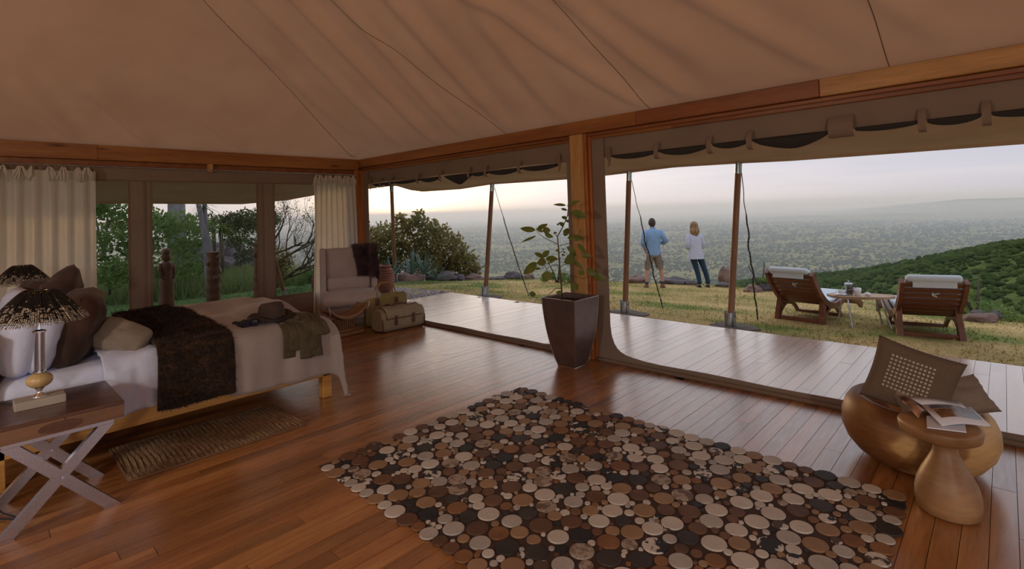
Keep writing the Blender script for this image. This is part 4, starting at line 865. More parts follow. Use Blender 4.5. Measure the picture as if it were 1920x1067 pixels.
M_wshirt = mat('white_tunic', (.56, .57, .68), .9, c2=(.50, .51, .62), scale=9, bump=.5, bscale=14); M_navy = mat('navy_trousers', (.014, .045, .085), .85, c2=(.010, .034, .068), scale=9, bump=.3, bscale=20); M_shoe = mat('dark_shoe', (.02, .02, .025), .5); M_blond = mat('blond_brown_hair', (.13, .06, .025), .5, c2=(.36, .21, .08), scale=9, stretch=(3, 3, .4))
mb = MB(); mb.grid(loft([(0, .005, .735, .205, .150), (0, .005, .80, .200, .148), (-.0, .005, .95, .180, .135), (-.005, .0, 1.08, .168, .122), (-.01, -.0, 1.22, .180, .125), (-.01, -.005, 1.31, .178, .108), (-.01, -.005, 1.355, .140, .085), (-.01, 0, 1.395, .075, .068), (-.01, 0, 1.42, .054, .056)], fn=rough(k=.06)), closed_u=True)
for s, pts in ((-1, [(-.13, 0, 1.345), (-.17, -.015, 1.28), (-.192, -.03, 1.19), (-.208, -.04, 1.06), (-.185, .02, 1.03)]), (1, [(.11, 0, 1.345), (.155, -.015, 1.28), (.178, -.03, 1.19), (.198, -.04, 1.06), (.175, .02, 1.03)])): mb.tube(pts, [.066, .064, .060, .060, .062], 14)
tu = mb.build('tunic', M_wshirt, wom, smooth=True); MB().lathe([(.056, 1.405), (.066, 1.415), (.060, 1.445)], 18, cap=False, c=(-.01, 0)).build('collar', M_wshirt, tu, smooth=True)
mb = MB(); mb.grid(loft([(0, 0, .95, .145, .112), (0, 0, .87, .172, .122), (0, 0, .78, .176, .115)]), closed_u=True)
for s, (kx, fx) in ((-1, (.00, .07)), (1, (.20, .285))):
    mb.tube([(s * .082, 0, .86), ((s * .085 + kx) / 2 + .01, .012, .66), (kx + .015, .018, .48), ((kx + fx) / 2 + .01, -.004, .33), (fx, -.01, .17), (fx, -.008, .09)], [.092, .080, .064, .062, .055, .054], 16)
    sb_ = MB(); sb_.tube([(fx, -.045, .035), (fx + .006, .03, .038), (fx + .015, .11, .03), (fx + .02, .16, .02)], [.036, .040, .038, .02], 12, flat=.7); b_ = sb_.build('shoe', M_shoe, wom, smooth=True); MB().rbox((fx + .008, .05, .006), (.078, .23, .014), .006, 2).build('sole', M_hair, b_)
mb.build('trousers', M_navy, wom, smooth=True)
P = []
for j in range(16):
    t = j / 15; row = []
    for q in np.linspace(0, 2 * PI, 29)[:-1]:
        back = -math.sin(q); zlow = 1.33 + .04 * math.cos(3 * q) if back > -.15 else 1.60; z = 1.70 - (1.70 - zlow) * t; w = .10 if z > 1.58 else .10 + .022 * min(1, (1.58 - z) / .12); hh = max(0, 1 - ((z - 1.58) / .122) ** 2) ** .5 if z > 1.58 else 1 - .35 * max(0, (1.44 - z) / .12)
        k = 1 + .09 * mnoise.noise(Vector((math.cos(q) * 6, math.sin(q) * 6, z * 4))); row.append((-.012 + w * hh * k * math.cos(q), -.004 + (w + .006) * hh * k * math.sin(q) - (.025 if z < 1.5 and back > 0 else 0), z))
    P.append(row)
mb = MB(); mb.grid(P, closed_u=True); mb.add(P[0], [tuple(range(27, -1, -1))]); mb.build('hair', M_blond, wom, smooth=True); face(wom, (-.012, .018, 1.575), .092)

# ------------------------------------------------------------------ slatted loungers
M_lwood = wood('lounger_wood', (.115, .032, .014), (.17, .05, .022), (.22, .075, .034), 'X', rough=.45, coat=.2, coords='Object'); M_pad = mat('pale_pad', (.62, .68, .74), .9, bump=.3, bscale=60)
CRV = [(-.30, .80), (-.20, .66), (-.08, .51), (.06, .38), (.22, .285), (.40, .235), (.58, .235), (.78, .275), (.96, .31), (1.14, .30), (1.32, .245), (1.48, .165), (1.60, .085)]
def crv(n):
    ts = np.linspace(0, len(CRV) - 1, n); a = np.array(CRV); out = []
    for t in ts:
        i = min(int(t), len(CRV) - 2); f = t - i; p0, p1, p2, p3 = a[max(i - 1, 0)], a[i], a[i + 1], a[min(i + 2, len(a) - 1)]
        out.append(.5 * ((2 * p1) + (-p0 + p2) * f + (2 * p0 - 5 * p1 + 4 * p2 - p3) * f * f + (-p0 + 3 * p1 - 3 * p2 + p3) * f ** 3))
    return out
def ribbon(pts, x0, x1, t0, t1):
    """band that follows a side profile, between x0 and x1, from t0 below to t1 above it"""
    P = []
    for i, (y, z) in enumerate(pts):
        a, b = pts[max(i - 1, 0)], pts[min(i + 1, len(pts) - 1)]; d = Vector((b[0] - a[0], b[1] - a[1])).normalized(); n = Vector((-d.y, d.x))
        if n.y < 0: n = -n
        P.append([(x0, y + n.x * t0, z + n.y * t0), (x1, y + n.x * t0, z + n.y * t0), (x1, y + n.x * t1, z + n.y * t1), (x0, y + n.x * t1, z + n.y * t1)])
    mb = MB(); mb.grid(P, closed_u=True); mb.add(P[0], [(0, 1, 2, 3)]); mb.add(P[-1], [(3, 2, 1, 0)]); return mb
def lounger(loc, rz, label):
    o = thing('sun_lounger', label, 'sun lounger', loc, rz=rz, group='slatted wooden sun loungers'); pts = crv(60)
    for s in (-1, 1):
        ribbon(pts, s * .335 - .024, s * .335 + .024, -.05, .045).build('side_rail', M_lwood, o, auto=40)
        a, b = Vector((s * .335, .0, 0)), Vector((s * .325, .10, .40)); MB().tube([a, b], .001, 4)
        MB().add([(s * .335 - .035, -.055, 0), (s * .335 + .035, -.055, 0), (s * .335 + .035, .045, 0), (s * .335 - .035, .045, 0), (s * .318 - .03, .05, .40), (s * .318 + .03, .05, .40), (s * .318 + .03, .14, .38), (s * .318 - .03, .14, .38)], [(3, 2, 1, 0), (4, 5, 6, 7), (0, 1, 5, 4), (1, 2, 6, 5), (2, 3, 7, 6), (3, 0, 4, 7)]).build('leg', M_lwood, o)
        ar = [(.02 + .70 * t, .03 + .20 * math.sin(PI * t) ** .8) for t in np.linspace(0, 1, 16)]; ribbon(ar, s * .335 - .02, s * .335 + .02, -.025, .025).build('arched_brace', M_lwood, o, auto=40)
    MB().rbox((0, .0, .035), (.64, .05, .06), .006, 1).build('crossbar', M_lwood, o); MB().rbox((0, .70, .04), (.64, .05, .045), .006, 1).build('crossbar', M_lwood, o)
    sl = crv(25)
    for k in range(1, 24):
        y, z = sl[k]; a, b = sl[k - 1], sl[min(k + 1, 24)]; an = math.atan2(b[1] - a[1], b[0] - a[0]); step = math.hypot(b[0] - a[0], b[1] - a[1]) / 2
        MB().rbox((0, 0, 0), (.63, step - .022, .016), .003, 1).build('slat', M_lwood, o, loc=(0, y, z), rot=(an, 0, 0))
    pad = ribbon(crv(60)[0:56], -.29, .29, .03, .085).build('pad', M_pad, o, auto=40); md = pad.modifiers.new('b', 'BEVEL'); md.width = .018; md.segments = 3; md.limit_method = 'ANGLE'
    MB().rbox((0, -.315, .835), (.58, .10, .09), .035, 3).build('head_roll', M_pad, o, smooth=True)
    MB().rbox((0, -.335, .755), (.46, .012, .08), .004, 1, Matrix.Translation((0, 0, 0))).build('strap', M_pad, o)
    for an, ln in ((.35, .085), (1.2, .055), (-.4, .06)): MB().rbox((ln / 2, 0, 0), (ln, .014, .016), .005, 1).build('tie', M_pad, o, loc=(0, -.185, .60), rot=(0, -an if an > 0 else -an + PI * 0, 0))
    return o
lounger((-2.44, 9.12, -.150), -.15, 'slatted wooden sun lounger on the left of the small table')
lounger((-.80, 8.92, -.140), .30, 'slatted wooden sun lounger seen from behind, right of the table')

# ------------------------------------------------------------------ live edge table with coffee things
M_slabw = wood('live_edge_wood', (.22, .12, .06), (.36, .22, .12), (.48, .33, .20), 'X', rough=.5, coords='Object')
tb = thing('side_table', 'low live edge slab table on thin steel legs between the loungers', 'table', (-1.63, 9.30, -.155), rz=.42)
poly = []; rnd = random.Random(4)
for q in np.linspace(0, 2 * PI, 33)[:-1]: k = 1 + .07 * math.sin(3 * q + 1) + .07 * rnd.uniform(-1, 1); poly.append((.43 * k * math.copysign(abs(math.cos(q)) ** .6, math.cos(q)), .19 * k * math.copysign(abs(math.sin(q)) ** .7, math.sin(q))))
MB().prism(poly, .43, .465).build('slab', M_slabw, tb)
for a, b in (((-.20, -.10, .43), (-.17, -.16, 0)), ((.22, -.08, .43), (.33, -.12, 0)), ((-.22, .12, .43), (-.28, .16, 0)), ((.22, .12, .43), (.30, .17, 0))): MB().tube([a, b], .013, 8).build('leg', M_chrome if 'M_chrome' in globals() else M_steel, tb, auto=40)
tz = -.155 + .465
M_china = mat('white_china', (.78, .78, .80), .2); M_glass = mat('dark_coffee_glass', (.05, .03, .02), .08)
def tl(u, v): c, s = math.cos(.42), math.sin(.42); return (-1.63 + u * c - v * s, 9.30 + u * s + v * c, tz)
def cup(loc, label, r, h, cat='cup', saucer=False):
    o = thing(cat.replace(' ', '_'), label, cat, loc); z0 = .012 if saucer else 0
    MB().lathe([(r * .62, z0), (r * .70, z0 + .004), (r * .92, z0 + h * .6), (r, z0 + h), (r * .94, z0 + h), (r * .85, z0 + h * .55), (.001, z0 + .01)], 24, cap=False).build('body', M_china, o, smooth=True)
    MB().tube([(-r * .85, -.0, z0 + h * .8), (-r * 1.45, 0, z0 + h * .75), (-r * 1.5, 0, z0 + h * .4), (-r * .85, 0, z0 + h * .25)], .006, 8).build('handle', M_china, o, smooth=True)
    if saucer: MB().lathe([(.03, 0), (.05, .002), (.085, .014), (.082, .017), (.03, .008), (.001, .008)], 28, cap=False).build('saucer', M_china, o, smooth=True); MB().tube([(.0, .06, .02), (.01, .02, .03), (.02, -.01, z0 + h + .05)], .003, 6).build('spoon', M_steel, o)
cup(tl(-.27, -.04), 'white cup with handle standing on a saucer', .047, .065, 'cup', True); cup(tl(-.06, -.06), 'tall white mug without saucer', .052, .115, 'mug')
o = thing('sugar_bowl', 'small white sugar bowl at the right of the mug', 'bowl', tl(.07, -.06)); MB().lathe([(.025, 0), (.035, .01), (.042, .035), (.038, .04), (.03, .015), (.001, .01)], 22, cap=False).build('body', M_china, o, smooth=True); MB().lathe([(.03, .036), (.026, .046), (.006, .05), (.006, .058), (.001, .06)], 18).build('lid', M_china, o, smooth=True)
o = thing('coffee_press', 'glass and steel coffee press between cup and mug', 'coffee press', tl(-.155, .0)); MB().lathe([(.045, .01), (.047, .15), (.045, .15), (.043, .015)], 22, cap=False).build('glass', M_glass, o, smooth=True)
for z in (.01, .075, .145): MB().lathe([(.049, z), (.049, z + .008)], 22, cap=False).build('band', M_chrome if 'M_chrome' in globals() else M_steel, o)
MB().lathe([(.05, .15), (.056, .158), (.06, .172), (.03, .182), (.006, .186), (.006, .20), (.012, .207), (.001, .215)], 22).build('lid', M_steel, o, auto=50)
MB().tube([(.047, 0, .135), (.09, 0, .13), (.09, 0, .05), (.047, 0, .04)], .007, 8).build('handle', M_black if 'M_black' in globals() else M_hair, o, smooth=True)
for k in range(3): a = k * 2.1; MB().tube([(.047 * math.cos(a), .047 * math.sin(a), .15), (.049 * math.cos(a), .049 * math.sin(a), 0)], .004, 6).build('leg', M_steel, o)
# ------------------------------------------------------------------ bed and bedding
M_bedwood = wood('bed_wood', (.44, .19, .035), (.56, .27, .06), (.64, .34, .10), 'Y', rough=.42, coat=.2, knots=True)
M_sheet = mat('white_linen', (.68, .72, .88), .9, c2=(.62, .66, .83), scale=3, bump=.7, bscale=7, coords='World')
M_blanket = mat('beige_blanket', (.37, .31, .275), .95, c2=(.325, .27, .24), scale=2, bump=.3, bscale=150, coords='World', sheen=.2)
M_furthrow = mat('brown_fur', (.030, .015, .008), .95, c2=(.095, .045, .018), scale=5, stretch=(6, 1.2, 2), coords='World', sheen=.05, lo=.42, hi=.75)
M_fur_hair = mat('brown_fur_hair', (.022, .011, .006), .7, c2=(.12, .055, .02), scale=7, coords='World', lo=.48, hi=.8)
M_brown_velvet = mat('brown_velvet', (.042, .019, .012), .9, c2=(.072, .032, .017), scale=4, sheen=.08, bump=.2, bscale=14, coords='World')
M_beige_linen = mat('beige_linen', (.25, .20, .15), .9, bump=.4, bscale=120)
XN, XF = -4.79, -6.86
bed = thing('bed', 'yellow wooden bed with white linen against the head wall', 'bed', ((XN + XF) / 2, 1.3, 0))
bx = bed.location.x
def bpart(name, a, b, m=M_bedwood, r=.006):
    c = tuple((a[i] + b[i]) / 2 - (bx, 1.3, 0)[i] for i in range(3)); return MB().rbox(c, tuple(b[i] - a[i] for i in range(3)), r, 1).build(name, m, bed)
bpart('side_rail', (XN - .035, .12, .205), (XN, 2.44, .385)); bpart('side_rail', (XF, .12, .205), (XF + .035, 2.44, .385))
bpart('foot_rail', (XF + .05, 2.405, .205), (XN - .035, 2.44, .385)); bpart('head_rail', (XF + .05, .12, .245), (XN - .035, .155, .385))
for x in (XN - .045, XF + .045):
    bpart('leg', (x - .045, 2.36, 0), (x + .045, 2.45, .375)); bpart('leg', (x - .045, .10, 0), (x + .045, .19, .375))
bpart('leg', (bx - .045, 1.2, 0), (bx + .045, 1.29, .36))
bpart('headboard', (XF - .02, .03, .20), (XN + .02, .10, 1.02), r=.012)
for k in range(9): y = .30 + k * .25; bpart('slat', (XF + .04, y, .33), (XN - .04, y + .09, .352), M_post)
MB().rbox((0, -.005, .525), (XN - XF - .06, 2.28, .34), .09, 4).build('mattress', M_sheet, bed, smooth=True)
def top_z(x, y):
    z = .735 + .028 * mnoise.noise(Vector((x * 1.6, y * 1.9, .3))) + .014 * mnoise.noise(Vector((x * 4, y * 4.5, 2)))
    z += .06 * math.exp(-((x - bx) / .8) ** 2) - .02 * max(0, (y - 1.9)) + .05 * mnoise.noise(Vector((x * 2.3 + 3, y * 2.6, 8))) * min(1, max(0, (y - 1.45) * 4)) * math.exp(-((x - bx) / .85) ** 4)
    return z
def drape(name, label, cat, y0, y1, off, dn, df, m, foot=0, ny=40, nx=90, wav=.012, thick=.012, seed=0, edge=.0, skew=0, ripple=0, r=.11):
    """cloth laid over the bed: u runs across from the far hem to the near hem, v along; both fold down at the bed's edges"""
    W = XN - XF; ue = np.linspace(-(df + W / 2), dn + W / 2, nx); L = y1 - y0 + foot; P = []
    def fold(d):      # arc length beyond the flat part -> (sideways, drop)
        if d <= 0: return d, 0
        q = r * PI / 2
        if d < q: a = d / r; return r * math.sin(a), r * (1 - math.cos(a))
        return r, r + d - q
    for j in range(ny):
        row = []
        for i, u in enumerate(ue):
            v = y0 + L * j / (ny - 1) + skew * (u - ue[0]) / (ue[-1] - ue[0]) * (1 - j / (ny - 1))
            ox, dx = fold(abs(u) - (W / 2 - r + .02)); flatx = min(abs(u), W / 2 - r + .02); x = bx + math.copysign(flatx + max(0, ox), u)
            if foot: oy, dy = fold(v - (2.46 - r)); y = min(v, 2.46 - r) + max(0, oy)
            else: y, dy = v, 0
            z = top_z(min(max(x, XF), XN), min(y, 2.4)) + off - dx - dy
            drop = dx + dy; bend = min(1, drop / .25)
            wv = wav * bend * (math.sin(y * 17 + seed) + .6 * math.sin(y * 31 + 2 * seed)); wx = math.copysign(wv + .018 * bend + off, u) if dx > 0 else 0
            wy = wav * bend * math.sin(x * 13 + seed) + off if dy > 0 else 0
            if dx > .02 and dy > .02: q = min(dx, dy); x += math.copysign(.10 * q, u); y += .16 * q
            z = max(z, .015 + .004 * math.sin(i))
            z += ripple * (mnoise.noise(Vector((x * 7, y * 3, seed))) + .5 * mnoise.noise(Vector((x * 15, y * 8, seed)))) * (1 if dx < .05 else .2)
            row.append((x + wx + ripple * .6 * bend * mnoise.noise(Vector((y * 14, z * 5, seed))), y + wy, z))
        P.append(row)
    mb = MB(); mb.grid(P); o = mb.build(name, m, None, smooth=True); tag(o, label, cat)
    md = o.modifiers.new('thickness', 'SOLIDIFY'); md.thickness = thick; md.offset = -1
    return o, P
drape('duvet', 'rumpled white duvet turned back below the pillows', 'duvet',   .70, 1.22, .0, .385, .30, M_sheet, wav=.014, thick=.02, seed=1, ripple=.034, ny=50, skew=.0)
fur, FP = drape('fur_throw', 'dark brown fur throw lying across the bed', 'throw', 1.09, 1.56, .042, .465, .40, M_furthrow, wav=.012, thick=.018, seed=2, skew=-.08)
drape('blanket', 'beige woven blanket covering the foot of the bed', 'blanket', 1.53, 2.46, .036, .495, .40, M_blanket, foot=.50, ny=80, wav=.010, thick=.010, seed=3, ripple=.006)
# hair of the fur throw
def fur_hair(P, n, ln, m, parent, seed, name='pile', down=(0.4, .25, -.6), off=.4):
    rng = np.random.default_rng(seed); A = np.array(P); ny, nx, _ = A.shape; j = rng.random(n) * (ny - 1.001); i = rng.random(n) * (nx - 1.001); j0 = j.astype(int); i0 = i.astype(int); fj = (j - j0)[:, None]; fi = (i - i0)[:, None]
    p = A[j0, i0] * (1 - fj) * (1 - fi) + A[j0 + 1, i0] * fj * (1 - fi) + A[j0, i0 + 1] * (1 - fj) * fi + A[j0 + 1, i0 + 1] * fj * fi
    nrm = np.cross(A[j0, i0 + 1] - A[j0, i0], A[j0 + 1, i0] - A[j0, i0]); nrm /= np.linalg.norm(nrm, axis=1, keepdims=True) + 1e-9; nrm *= np.sign(nrm[:, 2:3] + .3 * nrm[:, 0:1] + 1e-6)
    d = nrm * off + np.array(down) * .5 + rng.normal(0, .3, (n, 3)); d /= np.linalg.norm(d, axis=1, keepdims=True); d *= (ln * (.6 + .8 * rng.random(n)))[:, None]
    s = np.cross(d, rng.normal(size=(n, 3))); s /= np.linalg.norm(s, axis=1, keepdims=True); s *= .0025
    V = np.stack([p - s, p + s, p + d], 1).reshape(-1, 3)
    o = link(name, npmesh(name, V, np.arange(3 * n).reshape(n, 3)), m, parent); o['kind'] = 'stuff'; return o
fur_hair(FP, 26000, .03, M_fur_hair, fur, 4)

def pillow(name, label, cat, c, w, h, t, rot, m, group=None, pinch=.10, seed=0, wr=.012, parent=None, sub=20, zip_=None, sag=0, rc=0):
    """stuffed cushion: w along local x, h along local z, t along local y, with drawn-in sides and pointed corners"""
    F_, B_ = [], []; n = sub
    for j in range(n + 1):
        rf, rb = [], []
        for i in range(n + 1):
            u, v = -1 + 2 * i / n, -1 + 2 * j / n
            x = u * w / 2 * (1 - pinch * (1 - v * v) * abs(u) ** 3 - rc * v ** 4 * u * u); z = v * h / 2 * (1 - pinch * (1 - u * u) * abs(v) ** 3 - rc * u ** 4 * v * v)
            th = t / 2 * (max(0, 1 - abs(u) ** 2.6) * max(0, 1 - abs(v) ** 2.6)) ** .42
            k = wr * mnoise.noise(Vector((u * 2.2 + seed, v * 2.2, seed * 3.1))) + wr * .6 * mnoise.noise(Vector((u * 5, v * 5 + seed, 7)))
            sg = -sag * (1 - u * u) * (v + 1) * .5
            rf.append((x, th + k * (th > 0), z + sg)); rb.append((x, -th + k * (th > 0), z + sg))
        F_.append(rf); B_.append(rb)
    mb = MB(); mb.grid([r[::-1] for r in F_]); mb.grid(B_); me = mb.mesh(name); bm = bmesh.new(); bm.from_mesh(me); bmesh.ops.remove_doubles(bm, verts=bm.verts, dist=.0008); bm.to_mesh(me); bm.free()
    me.polygons.foreach_set('use_smooth', [True] * len(me.polygons)); o = link(name, me, m, parent, c, rot)
    if label: tag(o, label, cat, group)
    return o
R = math.radians
g = 'pillows on the bed'
kw = dict(pinch=.0, rc=.13, wr=.02)
pillow('pillow', 'white pillow leaning against the headboard behind the lamp stem', 'pillow', (-5.22, .27, .93), .74, .52, .24, (R(-10), 0, R(3)), M_sheet, g, seed=1, **kw)
pillow('pillow', 'white pillow in front of the other white one, next to the brown cushion', 'pillow', (-5.22, .42, .92), .72, .50, .24, (R(-12), 0, R(-6)), M_sheet, g, seed=2, **kw)
pillow('pillow', 'white pillow on the far side of the bed head', 'pillow', (-6.2, .30, .95), .72, .50, .20, (R(-14), 0, R(4)), M_sheet, g, seed=3, **kw)
pillow('cushion', 'large dark brown velvet cushion nearest the near edge of the bed', 'cushion', (-5.20, .60, .955), .60, .56, .30, (R(-16), R(3), R(-16)), M_brown_velvet, g, seed=4, pinch=.02, rc=.12, wr=.03)
pillow('cushion', 'rust brown velvet cushion standing behind the large dark one', 'cushion', (-6.0, .56, 1.03), .60, .58, .26, (R(-14), R(20), R(-24)), M_brown_velvet, g, seed=5, pinch=.03, rc=.06, wr=.03)
pillow('cushion', 'brown velvet cushion at the far side half hidden by the lamp shade', 'cushion', (-6.45, .42, 1.0), .56, .5, .22, (R(-15), 0, R(10)), M_brown_velvet, g, seed=6, **kw)
lc = pillow('cushion', 'small beige lumbar cushion lying on the white duvet', 'cushion', (0, 0, 0), .40, .27, .16, None, M_beige_linen, g, seed=7, pinch=.0, rc=.14, wr=.015)
def frame_from(c, ux, uz):
    ux = Vector(ux).normalized(); uz = Vector(uz); uz = (uz - ux * uz.dot(ux)).normalized(); uy = uz.cross(ux); m = Matrix((ux, uy, uz)).transposed().to_4x4(); m.translation = Vector(c); return m
lc.matrix_world = frame_from((-5.06, .85, .838), (.35, .36, -.20), (-.28, .30, .55))

# ------------------------------------------------------------------ hat, binoculars, jacket on the blanket
M_felt = mat('brown_felt', (.075, .045, .034), .95, c2=(.055, .033, .026), scale=6, bump=.2, bscale=90)
hat = thing('felt_hat', 'dark brown felt hat lying beside the olive jacket', 'hat', (-5.02, 1.985, .785), rz=.5); hat.scale = (1.12, 1.12, 1.3)
mb = MB(); P = []
for i, (r, z) in enumerate([(.178, .030), (.165, .012), (.14, .004), (.112, .006), (.100, .02), (.097, .06), (.090, .095), (.075, .118), (.05, .124), (.02, .112), (.002, .105)]):
    row = []
    for a in np.linspace(0, 2 * PI, 37)[:-1]:
        e = 1.12 if i > 3 else 1.05; zz = z
        if i < 3: zz += .022 * (math.cos(2 * a) ** 2) * (1 - i / 3) * (1 if i < 3 else 0) - .01 * abs(math.cos(a)) * (1 - i / 3)
        if i > 6: zz -= .028 * math.exp(-(math.sin(a) / .5) ** 2) * (i > 7); zz += .006 * math.cos(a)
        row.append((r * math.cos(a) * e, r * math.sin(a), zz))
    P.append(row)
mb.grid(P, closed_u=True).build('body', M_felt, hat, smooth=True)
MB().lathe([(.103, .012), (.104, .028)], 36, cap=False, fn=lambda a, z: math.hypot(1.12 * math.cos(a), math.sin(a))).build('band', mat('hat_band', (.03, .02, .016), .6), hat, smooth=True)
M_black = mat('black_plastic', (.012, .012, .016), .25, spec=.6); M_blackr = mat('black_rubber', (.015, .014, .016), .6); M_lens = mat('lens_glass', (.02, .015, .05), .05, spec=1)
bn = thing('binoculars', 'black binoculars lying beside the felt hat', 'binoculars', (-4.955, 1.73, .80), rz=.25)
for s in (-1, 1):
    M_ = Matrix.Translation((0, s * .042, 0)) @ Matrix.Rotation(R(90), 4, 'Y')
    MB().lathe([(.022, -.075), (.024, -.05), (.020, -.045), (.030, -.01), (.036, .02), (.036, .07), (.033, .075)], 20, M=M_).build('barrel', M_blackr, bn, auto=40)
    MB().lathe([(.0, .0765), (.031, .0765)], 20, M=M_, cap=False).build('lens', M_lens, bn); MB().lathe([(.023, -.095), (.025, -.075)], 18, M=M_).build('eyecup', M_black, bn, auto=40)
MB().cbox((0, 0, .005), (.07, .05, .02)).build('bridge', M_black, bn); MB().tube([(-.03, 0, .018), (.01, 0, .018)], .012, 12).build('focus_wheel', M_black, bn, auto=40)
MB().tube([(-.04, .05, 0), (-.05, .12, -.02), (.0, .2, -.03), (.05, .17, -.03), (.02, .13, -.028), (-.03, .16, -.03), (-.06, .23, -.03)], .006, 6).build('strap', M_blackr, bn, smooth=True)
M_jacket = mat('olive_jacket', (.10, .075, .038), .9, c2=(.065, .05, .026), scale=7, bump=.35, bscale=60)
jk = thing('jacket', 'olive jacket thrown over the near edge of the bed foot', 'jacket', (-4.80, 2.17, .74))
def jsheet(name, y0, y1, top, bot, seed, off, jag=0, sl=0, taper=0):
    P = []
    for j in range(26):
        t = j / 25; row = []
        for i in range(26):
            s = i / 25; d = s * (top + bot); y = y0 + (y1 - y0) * t + sl * s; y += taper * (t - .5) * s
            if d < top: x, z = -(top - d), .028
            else:
                q = d - top; rr = .12
                if q < rr * PI / 2: a = q / rr; x, z = rr * math.sin(a), .028 - rr * (1 - math.cos(a))
                else: x, z = rr, .028 - rr - (q - rr * PI / 2)
            w = mnoise.noise(Vector((y * 9, d * 7, seed))) * .028 + mnoise.noise(Vector((y * 22, d * 12, seed + 3))) * .012
            if d < top: z += abs(w) * 1.4 + off
            else: x += abs(w) * .6 + off
            z += jag * mnoise.noise(Vector((y * 8, seed, 1))) * s
            row.append((x - .03, y - 2.17, z))
        P.append(row)
    o = MB().grid(P).build(name, M_jacket, jk, smooth=True); md = o.modifiers.new('t', 'SOLIDIFY'); md.thickness = .006; return P
jsheet('body', 1.96, 2.24, .20, .36, 1, .0, .03); jsheet('flap', 2.02, 2.30, .16, .30, 4, .014, .03, .0); jsheet('sleeve', 2.17, 2.33, .18, .20, 7, .03, .05, .05); jsheet('sleeve', 2.08, 2.26, .08, .39, 9, .022, .02, .04, .03)
P = []
for i in range(40):
    row = []
    for q in range(44):
        u, v = -1 + 2 * i / 39, -1 + 2 * q / 43; e = max(0, 1 - (u * u + v * v) ** 1.2); n1_ = mnoise.noise(Vector((u * 2.2 + v, v * 3.1, 5))); n2_ = 1 - abs(mnoise.noise(Vector((u * 2.6, v * 5.5 + u, 9)))) * 2.2
        row.append((-.085 + .14 * u + .02 * n1_, .0 + .20 * v + .015 * n1_, -.012 + e ** .5 * (.055 + .035 * n1_ + .040 * n2_ * e)))
    P.append(row)
MB().grid(P).build('crumple', M_jacket, jk, smooth=True)
MB().rbox((.115, .03, -.16), (.012, .13, .13), .005, 1).build('pocket', M_jacket, jk)

# ------------------------------------------------------------------ nightstands and lamps
M_walnut = wood('walnut', (.05, .018, .009), (.10, .04, .019), (.18, .082, .04), 'Y', rough=.30, scale=.55, coat=.35, bump=.05, coords='Object')
M_walnut_l = wood('walnut_pale', (.13, .058, .026), (.19, .092, .043), (.25, .13, .066), 'Y', rough=.35, scale=.6, coat=.2, coords='Object')
M_walnut_d = mat('walnut_knot', (.095, .038, .02), .35, c2=(.13, .055, .03), scale=9, stretch=(1, 4, 4))
M_polsteel = mat('brushed_steel', (.66, .64, .66), .24, c2=(.55, .53, .56), scale=20, metal=1, stretch=(1, 6, 6), bump=.05, bscale=60)
def nightstand(loc, label):
    o = thing('nightstand', label, 'nightstand', loc, group='nightstands')
    MB().rbox((0, 0, .615), (.62, .60, .022), .003, 1).build('top', M_walnut, o)
    for k, (a, b) in enumerate(((-.30, .02), (.022, .30))):
        MB().rbox((.295, (a + b) / 2, .565), (.028, b - a - .002, .078), .002, 1).build('front_board', M_walnut_l, o)
    MB().tube([(.3093, -.02, .565), (.3096, -.02, .565)], 1, 3).v if 0 else None
    mb = MB(); mb.lathe([(0, 0), (1, 0)], 28, cap=False); M_ = Matrix.Translation((.3098, .0, .562)) @ Matrix.Rotation(R(90), 4, 'Y') @ Matrix.Diagonal((.032, .10, 1, 1)); 
    MB().lathe([(1, -.0006), (1, 0)], 28, M=M_).build('burl_inlay', M_walnut_d, o)
    MB().rbox((-.295, 0, .565), (.028, .60, .078), .002, 1).build('back_board', M_walnut_l, o)
    for s in (-1, 1): MB().rbox((0, s * .286, .565), (.56, .028, .078), .002, 1).build('side_board', M_walnut_l, o)
    for x in (.27, -.27):
        for s in (-1, 1):
            a = Vector((x + s * .0012, -s * .215, .50)); b = Vector((x + s * .0012, s * .24, 0)); d = (b - a).normalized(); n = Vector((0, d.z, -d.y)); hw, hd = .029, .022
            q = .029 / abs(d.z); e = Vector((0, q, 0)); A = a; B = b
            V = [A - e + Vector((-hd, 0, 0)), A + e + Vector((-hd, 0, 0)), B + e + Vector((-hd, 0, 0)), B - e + Vector((-hd, 0, 0)), A - e + Vector((hd, 0, 0)), A + e + Vector((hd, 0, 0)), B + e + Vector((hd, 0, 0)), B - e + Vector((hd, 0, 0))]
            MB().add(V, [(3, 2, 1, 0), (4, 5, 6, 7), (0, 1, 5, 4), (1, 2, 6, 5), (2, 3, 7, 6), (3, 0, 4, 7)]).build('leg', M_polsteel, o)
        MB().rbox((x, 0, .513), (.046, .50, .027), .002, 1).build('leg_rail', M_polsteel, o)
        MB().tube([(x - .03, .012, .252), (x + .03, .012, .252)], .008, 10).build('bolt', M_steel, o, auto=40)
    return o
nightstand((-4.335, .39, 0), 'walnut nightstand with crossed steel legs, nearest the camera')
nightstand((-7.32, .39, 0), 'walnut nightstand on the far side of the bed')
M_quill = bpy.data.materials.new('porcupine_quill'); M_quill.use_nodes = True; nt = M_quill.node_tree; b = nt.nodes['Principled BSDF']; MATS['quill'] = M_quill
uvn = nt.nodes.new('ShaderNodeAttribute'); uvn.attribute_name = 'along'; n_ = _noise(nt, 1, 2, nt.nodes.new('ShaderNodeTexCoord').outputs['Object'], (34, 34, 70))
mth = nt.nodes.new('ShaderNodeMath'); mth.operation = 'MULTIPLY_ADD'; nt.links.new(n_.outputs[0], mth.inputs[0]); mth.inputs[1].default_value = .95; nt.links.new(uvn.outputs['Fac'], mth.inputs[2])
